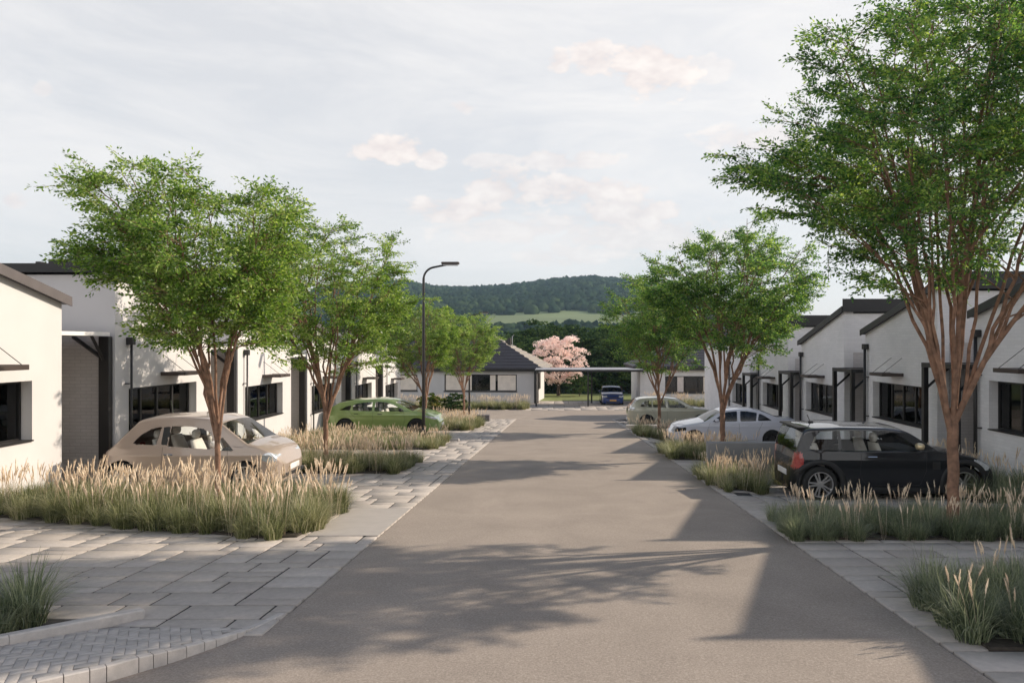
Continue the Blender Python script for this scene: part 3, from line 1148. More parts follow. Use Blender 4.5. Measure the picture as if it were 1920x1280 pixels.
def limbs(seed, C, h0, r0, k=12):
    R_ = np.random.default_rng(seed)
    WV, WF, nv = [], [], 0
    V_, F_ = tube_np(np.array([[0, 0, -.3], [0, 0, h0 * .5], [0, 0, h0], [0, 0, h0 * 1.5]]), np.array([r0 * 1.3, r0, r0 * .85, r0 * .6]), 10)
    WV.append(V_)
    WF.append(F_)
    nv = len(V_)
    for i in R_.choice(len(C), min(k, len(C)), replace=False):
        c = C[i]
        p0 = np.array([0, 0, h0 * R_.uniform(.8, 1.4)])
        V_, F_ = tube_np(bez(p0, p0 + (c - p0) * [.35, .35, .6], c, 8), np.linspace(r0 * .4, r0 * .06, 8), 6)
        WV.append(V_)
        WF.append(F_ + nv)
        nv += len(V_)
    return np.concatenate(WV), np.concatenate(WF)


# ------------------------------------------------------------------ ornamental grass
def grass_template(seed, n=230, h=.50, spread=.42, w=.0052):
    R_ = np.random.default_rng(seed)
    az = R_.uniform(0, 2 * math.pi, n)
    r0 = np.sqrt(R_.uniform(0, 1, n)) * .12
    H_ = h * R_.uniform(.55, 1.15, n)
    out = R_.uniform(.1, 1.0, n) ** .8 * spread
    base = np.stack([np.cos(az) * r0, np.sin(az) * r0, np.zeros(n)], 1)
    az2 = az + R_.normal(size=n) * .5
    o = np.stack([np.cos(az2), np.sin(az2), np.zeros(n)], 1)
    sd = np.stack([-np.sin(az2), np.cos(az2), np.zeros(n)], 1)
    ts = [0, .4, .75, 1.0]
    rows = []
    for t in ts:
        drop = (out / spread) ** 1.5 * .48
        p = base + o * (out * t ** 1.7)[:, None]
        p[:, 2] = H_ * (t - drop * t ** 3)
        ww = w * (1 - .85 * t) * R_.uniform(.8, 1.2, n)
        rows.append((p - sd * ww[:, None], p + sd * ww[:, None]))
    V_ = np.stack([q for rr in rows for q in rr], 1)      # n,8,3
    F_ = []
    b = np.arange(n)[:, None] * 8
    for k in range(3):
        F_.append(b + np.array([[2 * k, 2 * k + 1, 2 * k + 3, 2 * k + 2]]))
    return V_.reshape(-1, 3), np.concatenate(F_)


def plume_template(seed, n=4, h=.78, length=.2, rad=.013, spread=.20):
    R_ = np.random.default_rng(seed)
    VV, FF, nv = [], [], 0
    for i in range(n):
        az = R_.uniform(0, 2 * math.pi)
        o = np.array([math.cos(az), math.sin(az), 0])
        lean = R_.uniform(.0, spread)
        H_ = h * R_.uniform(.82, 1.06)
        b = o * R_.uniform(0, .1)
        tip = b + o * lean + np.array([0, 0, H_])
        bend = o * lean * .4
        st = bez(b, b + (tip - b) * .5 - bend * .3, tip, 6)
        l = length * R_.uniform(.7, 1.2)
        dirv = (st[-1] - st[-2])
        dirv /= np.linalg.norm(dirv)
        V_, F_ = tube_np(st, np.full(6, .0022), 3)
        VV.append(V_)
        FF.append(F_ + nv)
        nv += len(V_)
        m = 9
        t = np.linspace(0, 1, m)
        pts = st[-1] - dirv * l * .25 + dirv * l * t[:, None] + o * (t ** 2 * .02)[:, None]
        rr = rad * (np.sin(np.pi * np.clip(t, .02, .98)) ** .55) * (1.1 - .5 * t) * R_.uniform(.75, 1.25, m)
        V_, F_ = tube_np(pts, rr, 5)
        V_ = V_ + R_.normal(size=V_.shape) * .0022
        VV.append(V_)
        FF.append(F_ + nv)
        nv += len(V_)
        # loose bristles round the head
        nb = 34
        tt = R_.uniform(0, 1, nb)
        P = st[-1] - dirv * l * .25 + dirv * l * tt[:, None]
        D = R_.normal(size=(nb, 3)) + dirv * 1.3
        D /= np.linalg.norm(D, axis=1, keepdims=True)
        Sd = np.cross(D, R_.normal(size=(nb, 3)))
        Sd /= np.linalg.norm(Sd, axis=1, keepdims=True)
        ln = (R_.uniform(.6, 1.2, nb) * rad * 2.1)[:, None]
        q = np.stack([P - Sd * .0012, P + Sd * .0012, P + D * ln + Sd * .0006, P + D * ln - Sd * .0006], 1).reshape(-1, 3)
        VV.append(q)
        FF.append(np.arange(nb * 4).reshape(nb, 4) + nv)
        nv += nb * 4
    return np.concatenate(VV), np.concatenate(FF)


GT = [grass_template(s) for s in range(5)]
PT = [plume_template(50 + s) for s in range(6)]


def scatter(temps, pts, R_, smin=.8, smax=1.2):
    VV, FF, nv = [], [], 0
    for (x, y, s) in pts:
        V_, F_ = temps[R_.integers(len(temps))]
        a = R_.uniform(0, 2 * math.pi)
        c_, s_ = math.cos(a), math.sin(a)
        k = s * R_.uniform(smin, smax)
        kz = k * R_.uniform(.9, 1.1)
        q = np.empty_like(V_)
        q[:, 0] = (V_[:, 0] * c_ - V_[:, 1] * s_) * k + x
        q[:, 1] = (V_[:, 0] * s_ + V_[:, 1] * c_) * k + y
        q[:, 2] = V_[:, 2] * kz + gz(x, y)
        VV.append(q)
        FF.append(F_ + nv)
        nv += len(q)
    return np.concatenate(VV), np.concatenate(FF)


def in_poly(p, poly):
    x, y = p
    ins = False
    for i in range(len(poly)):
        x1, y1 = poly[i]
        x2, y2 = poly[(i + 1) % len(poly)]
        if (y1 > y) != (y2 > y) and x < (x2 - x1) * (y - y1) / (y2 - y1) + x1:
            ins = not ins
    return ins
# ------------------------------------------------------------------ ground, road, paving
def strip_sheet(name, xs, ys, off, m, kind='structure', dipped=True):
    xs, ys = np.array(xs), np.array(ys)
    vs = [(x, y, (gz(x, y) if dipped else gy(y)) + off) for y in ys for x in xs]
    n = len(xs)
    i = np.arange(len(ys) - 1)[:, None] * n
    k = np.arange(n - 1)[None, :]
    a = i + k
    F_ = np.stack([a, a + 1, a + n + 1, a + n], -1).reshape(-1, 4)
    o = mesh_np(name, np.array(vs), F_, m)
    return tag(o, kind=kind)


YK = sorted(set(list(np.arange(-60, 44, 1.0)) + list(np.arange(44, 76, 1.0)) + [75, 80, 85, 90, 95, 100, 110, 120, 135, 150, 170, 185, 200, 220, 260, 300]))
XK = [-320, -200, -120, -70, -40, -25, -15, -9.6, -6, -3, 0, 2, 3] + list(np.arange(3.2, 10, .4)) + [12, 15, 25, 40, 70, 120, 200, 320]
g_ = strip_sheet('ground', XK, YK, -.14, M['earth'])

# road: a straight carriageway opening into a cross street, flaring towards the camera on the left
ry = list(np.arange(-15, 5, 1.0)) + [5.0]
vs, fs = [], []


def road_left(y):
    return float(np.interp(y, [-15, 1.5, 3.0, 4.0, 4.6, 5.05, 5.4, 5.8, 6.15, 6.6], [-14, -11, -7.0, -4.6, -3.7, -3.17, -2.9, -2.68, -2.56, -2.45]))


yy = [-15, -10, -5, 0, 1.5, 3, 4, 4.3, 4.6, 4.8, 5.05, 5.2, 5.4, 5.6, 5.8, 6.0, 6.15, 6.4, 6.6] + list(np.arange(7, 42, 1.0)) + [41.7]
yy = sorted(yy)
for y in yy:
    xl = road_left(y) if y < 6.6 else -2.45
    for x in (xl, 0.0, 3.05):
        vs.append((x, y, gy(y) + .004))
for i in range(len(yy) - 1):
    for k in range(2):
        a = i * 3 + k
        fs.append((a, a + 1, a + 4, a + 3))
b = len(vs)
ys2 = [41.7, 42, 43, 44, 45, 46, 47, 48, 49, 50, 51, 51.5]
xs2 = [-22, -10, -2.45, 0, 3.05, 10, 22]
for y in ys2:
    for x in xs2:
        vs.append((x, y, gy(y) + .004))
for i in range(len(ys2) - 1):
    for k in range(6):
        a = b + i * 7 + k
        fs.append((a, a + 1, a + 8, a + 7))
tag(mesh_np('road', vs, fs, M['asphalt']), kind='structure')


def paving(name, x0, x1, y0, y1, cell, sizes, keep, matname, seed, zoff=.02, gap=.014, base=True, zf=None):
    R_ = np.random.default_rng(seed)
    nx_, ny_ = int(round((x1 - x0) / cell)), int(round((y1 - y0) / cell))
    used = np.zeros((nx_, ny_), bool)
    zf = zf or (lambda x, y: gz(x, y))
    V_, F_ = [], []
    for j in range(ny_):
        for i in range(nx_):
            if used[i, j]: continue
            order = R_.permutation(len(sizes))
            w = h = 1
            for q in order:
                a, b_ = sizes[q]
                if i + a <= nx_ and j + b_ <= ny_ and not used[i:i + a, j:j + b_].any():
                    w, h = a, b_
                    break
            used[i:i + w, j:j + h] = True
            X0, X1, Y0, Y1 = x0 + i * cell, x0 + (i + w) * cell, y0 + j * cell, y0 + (j + h) * cell
            if not keep((X0 + X1) / 2, (Y0 + Y1) / 2): continue
            dz = R_.normal() * .0012
            b0 = len(V_)
            for (e, zz) in ((gap + .005, 0.0), (gap, -.005), (gap, -.03)):
                for (x, y) in ((X0 + e, Y0 + e), (X1 - e, Y0 + e), (X1 - e, Y1 - e), (X0 + e, Y1 - e)):
                    V_.append((x, y, zf(x, y) + zoff + zz + dz))
            F_.append((b0, b0 + 1, b0 + 2, b0 + 3))
            for l in range(2):
                for k in range(4):
                    F_.append((b0 + l * 4 + k, b0 + (l + 1) * 4 + k, b0 + (l + 1) * 4 + (k + 1) % 4, b0 + l * 4 + (k + 1) % 4))
    o = mesh_np(name, np.array(V_), np.array(F_), M[matname])
    return tag(o, kind='structure')


ASH = [(4, 2), (3, 2), (4, 2), (3, 2), (2, 2), (3, 2), (2, 1), (3, 1)]
# hole in the paving for the near left grass patch and the small footway
def kL(x, y):
    if y < 6.16: return False
    if y < 6.42 and x < -3.72 - (6.42 - y) * .712: return False
    if x < -4.05 and y < 6.5: return False
    return True


paving('paving', -9.65, -2.45, 5.96, 41.76, .2, ASH, kL, 'paver', 3)
paving('paving', 3.05, 9.65, -2.0, 41.8, .2, ASH, lambda x, y: True, 'paver', 4)
strip_sheet('paving_bed', [-9.6, -6, -4.2, -2.47], [6.1, 6.5, 7] + list(np.arange(8, 42, 1.0)) + [41.7], .008, M['joint'])
strip_sheet('paving_bed', [3.07] + list(np.arange(3.2, 9.7, .2)), list(np.arange(-2, 41.6, .25)) + [41.7], .004, M['joint'])
paving('forecourt_paving', -6.0, 9.6, 51.6, 62.8, .4, ASH, lambda x, y: True, 'paver', 5, zf=lambda x, y: gy(y), zoff=.016)
strip_sheet('paving_bed', [-6, 9.6], list(np.arange(52, 63, 1.0)) + [62.8], .006, M['joint'], dipped=False)
strip_sheet('lawn', [-60, 60], [62.8, 64, 66, 68, 70, 72, 75, 80, 84], .02, M['lawn'], dipped=False)

# footway with herringbone pavers, near left
def foot_z(x, y):
    return gy(y) + .09 * min(1, max(0, (6.2 - y) / 1.0))


V_, F_ = [], []
R_ = np.random.default_rng(11)
bw, bl = .075, .15
ca, sa = math.cos(.5), math.sin(.5)
for i in range(-80, 80):
    for j in range(-80, 80):
        for o_ in (0, 1):
            # classic herringbone lattice
            X = i * bw + j * bw * 0 + 0
            if (i + j) % 4 == 0 and o_ == 0:
                r_ = (i * bw, j * bw, i * bw + bl, j * bw + bw)
            elif (i + j) % 4 == 2 and o_ == 1:
                r_ = (i * bw, j * bw, i * bw + bw, j * bw + bl)
                r_ = (i * bw + bw - bw, j * bw - 0, i * bw + bw, j * bw + bl)
            else:
                continue
            cx, cy = (r_[0] + r_[2]) / 2, (r_[1] + r_[3]) / 2
            wx_, wy_ = -4 + cx * ca - cy * sa, 5.2 + cx * sa + cy * ca
            if wy_ > 6.10 or wy_ < 3.0: continue
            if wx_ > road_left(wy_) - .085: continue
            if wx_ < -3.63 - (6.56 - wy_) * .72: continue
            b0 = len(V_)
            for (e, zz) in ((.003, 0.0), (.0012, -.003), (.0012, -.03)):
                for (x, y) in ((r_[0] + e, r_[1] + e), (r_[2] - e, r_[1] + e), (r_[2] - e, r_[3] - e), (r_[0] + e, r_[3] - e)):
                    wx2, wy2 = -4 + x * ca - y * sa, 5.2 + x * sa + y * ca
                    V_.append((wx2, wy2, foot_z(wx2, wy2) + .022 + zz))
            F_.append((b0, b0 + 1, b0 + 2, b0 + 3))
            for l in range(2):
                for k in range(4):
                    F_.append((b0 + l * 4 + k, b0 + (l + 1) * 4 + k, b0 + (l + 1) * 4 + (k + 1) % 4, b0 + l * 4 + (k + 1) % 4))
tag(mesh_np('footway_paving', np.array(V_), np.array(F_), M['smallpaver']), kind='structure')
# bedding below the footway bricks
vs, fs = [], []
fy = [3.0, 3.5, 4.0, 4.4, 4.8, 5.2, 5.5, 5.8, 6.0, 6.16]
for y in fy:
    vs += [(-3.63 - (6.56 - y) * .72, y, foot_z(0, y) + .013), (road_left(y) - .03, y, foot_z(0, y) + .013)]
fs = [(2 * i, 2 * i + 1, 2 * i + 3, 2 * i + 2) for i in range(len(fy) - 1)]
tag(mesh_np('footway_bed', vs, fs, mat('bedding_sand', (0.26, 0.24, 0.22), .95)), kind='structure')
# soldier kerb along the curve
kb = MB()
t = 6.45
pts = []
y = 6.5
while y > 3.0:
    pts.append((road_left(y), y))
    y -= .02
P_ = np.array(pts)
d_ = np.concatenate([[0], np.cumsum(np.linalg.norm(np.diff(P_, axis=0), axis=1))])
s_ = 0
while s_ < d_[-1] - .3:
    ln = [.1, .1, .21, .1, .15][int(s_ * 37) % 5]
    q = []
    for ss in (s_ + .003, s_ + ln - .003):
        px_, py_ = np.interp(ss, d_, P_[:, 0]), np.interp(ss, d_, P_[:, 1])
        qx, qy = np.interp(ss + .01, d_, P_[:, 0]) - px_, np.interp(ss + .01, d_, P_[:, 1]) - py_
        l_ = math.hypot(qx, qy)
        q.append((px_, py_, qy / l_, -qx / l_))
    vs = []
    for (px_, py_, nx2, ny2) in q:
        top = max(foot_z(px_, py_) + .026, gy(py_) + .026)
        for (o_, zt_) in ((0.0, top - .008), (.008, top), (.06, top), (.06, top - .1), (0.0, gy(py_) - .05)):
            sgn = 1 if nx2 < 0 else -1
            vs.append((px_ + nx2 * o_ * sgn, py_ + ny2 * o_ * sgn, zt_))
    kb.add(vs, [(0, 5, 6, 1), (1, 6, 7, 2), (2, 7, 8, 3), (4, 9, 5, 0), (0, 1, 2, 3, 4), (9, 8, 7, 6, 5)])
    s_ += ln
tag(kb.build('kerb', M['kerb']), kind='structure')
# raised edging beside the grass patch
ke = MB()
a0, a1 = np.array([-3.72, 6.42]), np.array([-5.9, 3.36])
dv = (a1 - a0) / np.linalg.norm(a1 - a0)
nv_ = np.array([-dv[1], dv[0]])
L_ = np.linalg.norm(a1 - a0)
s_ = 0
while s_ < L_:
    e_ = min(L_, s_ + 1.0)
    p, q = a0 + dv * (s_ + .002), a0 + dv * (e_ - .002)
    vs = []
    for c_ in (p, q):
        for (o_, h_) in ((-.055, -.2), (-.055, .062), (-.045, .075), (.045, .075), (.055, .062), (.055, -.2)):
            w_ = c_ + nv_ * o_
            vs.append((w_[0], w_[1], foot_z(0, w_[1]) + .02 + h_))
    ke.add(vs, [(0, 6, 7, 1), (1, 7, 8, 2), (2, 8, 9, 3), (3, 9, 10, 4), (4, 10, 11, 5), (0, 1, 2, 3, 4, 5), (11, 10, 9, 8, 7, 6)])
    s_ = e_
tag(ke.build('kerb_edging', M['kerb']), kind='structure')
# soil of the near left patch
vs = [(-12, 3.0, gy(3) - .03), (-5.2, 3.0, gy(3) - .03), (-3.75, 6.45, gy(6.45) - .05), (-3.75, 6.5, gy(6.5) - .05), (-12, 6.5, gy(6.5) - .05)]
tag(mesh_np('soil', vs, [(0, 1, 2, 3, 4)], M['soil']), kind='structure')

# ------------------------------------------------------------------ houses
HG = 'white terraced houses along the street'


def lerp(a, b, t):
    return a + (b - a) * t


def house(s, Yn, Yf, label, left, porch=True, simple=False, chim=False, wd=(0.5, 3.5), lowpipe=True):
    mid = (Yn + Yf) / 2
    fl = gy(mid) + .02
    root = thing('terraced_house', label, 'house', (s * 9.6, mid, fl), 0, HG)
    # local frame: x outwards = s*d, y - mid, z - fl
    n, f = Yn - mid, Yf - mid
    LN = f - n
    HL, HH = 3.50, 4.60
    zt = lambda y: lerp(HH, HL, (y - n) / LN)
    w0, w1 = n + wd[0], n + wd[1]
    zs, zh = .95, 2.05
    X = lambda d: s * d
    wb = MB()
    for (a, b) in ((n, w0), (w1, f)):
        wb.prism([(a, -.7), (b, -.7), (b, zt(b)), (a, zt(a))], 'x', X(0), X(.3))
    wb.prism([(w0, -.7), (w1, -.7), (w1, zs), (w0, zs)], 'x', X(0), X(.3))
    wb.prism([(w0, zh), (w1, zh), (w1, zt(w1)), (w0, zt(w0))], 'x', X(0), X(.3))
    wb.box(X(.3), X(7), n, n + .25, 3.21, zt(n + .25))
    wb.box(X(.3), X(7), f - .25, f, -.7, zt(f))
    wb.box(X(6.75), X(6.99), n + .25, f - .25, -.7, HL)
    wall = wb.build('wall', M['render'] if left else M['wall'], root)
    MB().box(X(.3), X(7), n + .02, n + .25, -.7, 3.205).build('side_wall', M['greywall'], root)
    # roof with dark edge trim
    ov = .14
    rf = MB()
    y0, y1 = n - .1, f + .08
    za, zb_ = zt(n) + .1 * (HH - HL) / LN, zt(f) - .08 * (HH - HL) / LN
    rf.prism([(y0, za), (y1, zb_), (y1, zb_ + .13), (y0, za + .13)], 'x', X(-ov + .03), X(7.2))
    roof = rf.build('roof', M['tile'], root)
    tb = MB()
    tb.prism([(y0 - .02, za - .03), (y1 + .02, zb_ - .03), (y1 + .02, zb_ + .15), (y0 - .02, za + .15)], 'x', X(-ov), X(-ov + .03))
    tb.build('rake_trim', M['rake'] if left else M['fascia'], root)
    fh = .17 if left else .42
    MB().box(X(-ov + .035), X(7.2), n - .14, n - .103, zt(n) - .02, zt(n) + fh).build('fascia', M['fascia'], root)
    if chim:
        MB().bbox(X(1.68), X(1.80), n + .1, n + .3, zt(n) - .1, zt(n) + .235).build('roof_vent', M['fascia'], roof)
        MB().bbox(X(.1), X(1.52), n + .1, n + .6, zt(n) - .2, zt(n) + .285).build('roof_box', M['fascia'], roof)
    # window
    fb = MB()
    d0, d1 = .20, .26
    mull = [w0, lerp(w0, w1, .27), lerp(w0, w1, .5), lerp(w0, w1, .73), w1]
    for q, m_ in enumerate(mull):
        ww = .045
        a, b = (m_, m_ + ww) if q == 0 else ((m_ - ww, m_) if q == 4 else (m_ - ww * .7, m_ + ww * .7))
        fb.box(X(d0), X(d1), a, b, zs + .05, zh - .05)
    fb.box(X(d0), X(d1), w0, w1, zs, zs + .05)
    fb.box(X(d0), X(d1), w0, w1, zh - .05, zh)
    win = fb.build('window', M['frame'], root)
    MB().box(X(.228), X(.236), w0 + .04, w1 - .04, zs + .05, zh - .05).build('pane', M['pane'], win)
    MB().box(X(-.035), X(.2), w0 + .002, w1 - .002, zs + .002, zs + .028).build('sill', M['frame'], win)
    R2 = np.random.default_rng(int(abs(Yn * 10)) + (1 if left else 5))
    for q in range(4):
        a, b = mull[q] + .05, mull[q + 1] - .05
        t_ = R2.uniform(.35, .62)
        if q % 2 == 0:
            a = lerp(a, b, 1 - t_)
        else:
            b = lerp(a, b, t_)
        # gathered curtain
        m_ = 14
        pts = [(X(.29 + .02 * math.sin(i * 2.2)), lerp(a, b, i / m_)) for i in range(m_ + 1)]
        vs = [(p[0], p[1], zs - .1) for p in pts] + [(p[0], p[1], zh + .05) for p in pts]
        MB().add(vs, [(i, i + 1, m_ + 2 + i, m_ + 1 + i) for i in range(m_)]).build('curtain', M['curtain'], win, True)
    MB().box(X(2.2), X(2.25), n + .3, f - .3, 0, 3.4).build('room_back', M['darkroom'], root)
    # awning with two stay cables
    aw = MB()
    ay0, ay1 = n + 1.78, n + 2.62
    aw.bbox(X(-.6), X(-.56), ay0, ay1, 2.28, 2.37, .005).bbox(X(-.558), X(.0), ay0, ay0 + .04, 2.28, 2.37, .005).bbox(X(-.558), X(.0), ay1 - .04, ay1, 2.28, 2.37, .005)
    aw.box(X(-.558), X(-.001), ay0 + .041, ay1 - .041, 2.345, 2.36)
    awn = aw.build('awning', M['brown'], root)
    for ya in (ay0 + .1, ay1 - .1):
        MB().tube([(X(-.54), ya, 2.37), (X(.0), ya, 2.37 + .42)], .007, 5).build('cable', M['frame'], awn)
    # downpipe
    py_ = (n + .45) if left else (f - .16)
    dp = MB()
    dp.tube([(X(-.09), py_, -.3), (X(-.09), py_, 3.02)], .026 if left else .042, 10)
    pipe = dp.build('downpipe', M['fascia'], root, True)
    MB().bbox(X(-.15), X(-.005), py_ - (.07 if left else .1), py_ + (.07 if left else .1), 3.02, 3.19, .012).build('hopper', M['fascia'], pipe)
    for zq in (2.15, .95):
        MB().box(X(-.10), X(.002), py_ - .11, py_ - .05, zq, zq + .025).build('pipe_bracket', M['fascia'], pipe)
    if porch:
        q0, q1 = n - 1.67, n            # the recess on the camera side of this house
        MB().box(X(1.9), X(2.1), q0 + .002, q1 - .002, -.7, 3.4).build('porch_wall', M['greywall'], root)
        dr = MB().bbox(X(1.84), X(1.9), q0 + .35, q0 + 1.25, -.05, 2.1, .01)
        door = dr.build('door', M['brown'], root)
        MB().bbox(X(1.79), X(1.84), q0 + 1.1, q0 + 1.14, .95, 1.25, .005).build('handle', M['chrome'], door)
        if left:
            cp = MB().box(X(.02), X(2.1), q0 + .002, q1 - .145, 3.21, 3.29)
            can = cp.build('porch_canopy', M['white'], root)
            pb = MB().bbox(X(.04), X(.26), n - .16, n - .02, -.5, 3.2, .008)
            pb.build('post', M['frame'], can)
            MB().tube([(X(.24), n - .09, 2.75), (X(.85), n - .09, 3.2)], .045, 4).build('brace', M['frame'], can)
            MB().tube([(X(.15), n - .16, 2.7), (X(.15), n - .55, 3.2)], .04, 4).build('brace', M['frame'], can)
            b2 = MB().tube([(X(.10), q0 + .1, 2.5), (X(.5), q0 + .1, 3.2)], .025, 4)
            b2.build('brace', M['steel'], can)
        else:
            H_ = 2.72
            cp = MB()
            cp.bbox(X(-.42), X(-.30), q0 + .05, q1 - .02, H_ - .12, H_, .006)
            cp.bbox(X(-.299), X(1.9), q0 + .05, q0 + .17, H_ - .12, H_ - .001, .006)
            cp.bbox(X(-.299), X(1.9), q1 - .16, q1 - .04, H_ - .12, H_ - .001, .006)
            cp.box(X(-.299), X(1.9), q0 + .171, q1 - .161, H_ - .05, H_ - .02)
            can = cp.build('porch_canopy', M['fascia'], root)
            for yy_ in (q0 + .05, q1 - .16):
                MB().bbox(X(-.42), X(-.30), yy_, yy_ + .13, -.7, H_ - .121, .006).build('post', M['frame'], can)
                MB().tube([(X(-.3), yy_ + .06, H_ - .62), (X(.25), yy_ + .06, H_ - .12)], .035, 4).build('brace', M['frame'], can)
    return root


LL = ['white house nearest on the left, its window cut by the photo edge',
      'white house with the high shaded side wall behind the beige hatchback',
      'white house of the left row behind the first lit tree trunk, third from the camera',
      'white house of the left row directly behind the tail of the green car',
      'white house of the left row seen above the green car roof',
      'white house at the far end of the left row, next to the street lamp']
for k in range(6):
    Yf = 13.9 + 5.95 * k
    house(-1, Yf - 4.28, Yf, LL[k], True, chim=(k == 1))
RL = {6: 'white house of the right row throwing the first roof shadow on the road',
      0: 'white house at the right edge, its window right of the nearest trunk',
      1: 'white gabled house right behind the black hatchback roof and nearest tree fork',
      2: 'white gabled house left of the black hatchback, second visible roof step on the right',
      3: 'white gabled house of the right row behind the tail of the white saloon car',
      4: 'white house at the far end of the right row behind the thick tree fork'}
for k in range(5):
    Yf = 16.6 + 5.95 * k
    house(1, Yf - 4.28, Yf, RL[k], False, porch=(k > 0), wd=(.7, 3.75))
house(1, 8.65, 12.25, RL[6], False, porch=False)
house(1, 4.3, 8.5, 'white house of the right row outside the right edge of the photo', False, porch=False)


def wall_block(root, x0, x1, y0, y1, z0, z1, name='wall', m='render'):
    return MB().box(x0, x1, y0, y1, z0, z1).build(name, M[m], root)


def front_wall(x0, x1, y, z0, z1, wins, th=.25):
    """wall in the plane y facing -y with rectangular holes"""
    b = MB()
    xs = sorted(wins, key=lambda w: w[0])
    cur = x0
    for (a, c, l, h) in xs:
        b.box(cur, a, y, y + th, z0, z1)
        b.box(a, c, y, y + th, z0, l)
        b.box(a, c, y, y + th, h, z1)
        cur = c
    b.box(cur, x1, y, y + th, z0, z1)
    return b


def far_window(root, a, c, y, l, h, mulls, panels):
    fb = MB()
    t_ = .07
    fb.box(a, c, y + .1, y + .16, l, l + t_).box(a, c, y + .1, y + .16, h - t_, h)
    fb.box(a, a + t_, y + .1, y + .16, l + t_, h - t_).box(c - t_, c, y + .1, y + .16, l + t_, h - t_)
    for m_ in mulls:
        fb.box(m_ - .05, m_ + .05, y + .1, y + .16, l + t_, h - t_)
    w = fb.build('window', M['frame'], root)
    MB().box(a + t_, c - t_, y + .125, y + .135, l + t_, h - t_).build('pane', M['pane'], w)
    for (p, q, mm) in panels:
        MB().box(p, q, y + .085, y + .097, l + t_ + .002, h - t_ - .002).build('pane_panel', M[mm], w)  # panels before the glass; cream ones stand in for its reflections
    MB().box(a - .05, c + .05, y - .05, y - .002, l - .07, l - .002).build('sill', M['frame'], w)
    return w


def stepped_hip(root, x0, x1, y0, y1, z0, rise, n, run, hips=(1, 1), mats=('tile', 'tilelit')):
    """tiled roof in raised courses; the right-hand slope is a part of its own"""
    fr, rt = MB(), MB()
    for k in range(n):
        i0, i1 = run * k / n, run * (k + 1) / n
        z = z0 + rise * k / n
        z1 = z0 + rise * (k + 1) / n
        e = .15
        a0, a1 = x0 + i0 * hips[0] - e, x1 - i0 * hips[1] + e * (2.0 if hips[1] > 1 else 1)
        b0, b1 = x0 + i1 * hips[0] - e, x1 - i1 * hips[1] + e
        c0, c1 = y0 + i0 - e, y1 - i0 + e
        d0, d1 = y0 + i1 - e, y1 - i1 + e
        if d0 > d1:
            d0 = d1 = (y0 + y1) / 2
        th = .13
        vs = [(a0, c0, z), (a1, c0, z), (a1, c1, z), (a0, c1, z), (a0, c0, z + th), (a1, c0, z + th), (a1, c1, z + th), (a0, c1, z + th),
              (b0, d0, z1 + th - .03), (b1, d0, z1 + th - .03), (b1, d1, z1 + th - .03), (b0, d1, z1 + th - .03)]
        fr.add(vs, [(0, 3, 2, 1), (0, 1, 5, 4), (2, 3, 7, 6), (3, 0, 4, 7), (4, 5, 9, 8), (6, 7, 11, 10), (7, 4, 8, 11), (8, 9, 10, 11)])
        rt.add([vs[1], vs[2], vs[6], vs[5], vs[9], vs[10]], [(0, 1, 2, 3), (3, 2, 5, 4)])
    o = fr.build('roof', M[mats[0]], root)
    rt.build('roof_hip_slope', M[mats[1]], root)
    return o


# far left house, turned a little
fb_ = thing('bungalow', 'white bungalow with stepped tiled hip roof left of the carport', 'house', (-2.0, 59.6, gy(59.6)), math.radians(-4.5))
wins = [(-12.4, -10.0, .95, 2.05), (-7.9, -2.35 + .0, .95, 2.35)]
front_wall(-14, 0, 0, -.4, 2.78, [(-13.0, -9.9, 1.0, 2.35), (-7.6, -1.5, 1.0, 2.40)]).build('wall', M['render'], fb_)
MB().box(-.25, 0, .25, 7.6, -.4, 2.78).build('side_wall', M['render'], fb_)
MB().box(-14, -13.75, .25, 7.6, -.4, 2.78).box(-14, 0, 7.6, 7.85, -.4, 2.78).build('back_wall', M['render'], fb_)
far_window(fb_, -13.0, -9.9, 0, 1.0, 2.35, [-11.2], [(-12.9, -10.0, 'cream')])
far_window(fb_, -7.6, -1.5, 0, 1.0, 2.40, [-6.8, -6.0, -4.9, -3.35, -2.25], [(-7.5, -5.3, 'cream'), (-3.75, -3.3, 'cream'), (-3.1, -1.6, 'cream')])
MB().box(-13.5, -.3, 1.6, 1.65, 0, 2.7).build('room_back', M['darkroom'], fb_)
MB().box(.003, .05, 2.6, 4.2, 1.0, 2.4).build('side_window', M['frame'], fb_)
MB().tube([(.02, -.08, -.3), (.02, -.08, 2.75)], .07, 8).build('downpipe', M['fascia'], fb_)
MB().box(-14.4, .42, -.42, -.34, 2.66, 2.82).box(.34, .42, -.34, 8.2, 2.66, 2.82).build('fascia', M['fascia'], fb_)
rf_ = stepped_hip(fb_, -14.4, .44, -.40, 8.3, 2.83, 2.75, 11, 4.3, (1, 1.12))
MB().bbox(-2.95, -2.5, 3.2, 3.7, 4.2, 5.45, .02).build('chimney', M['fascia'], rf_)
MB().tube([(-2.35, 3.3, 4.4), (-2.35, 3.3, 5.6), (-2.2, 3.3, 5.7)], .035, 6).build('flue_pipe', M['steel'], rf_)

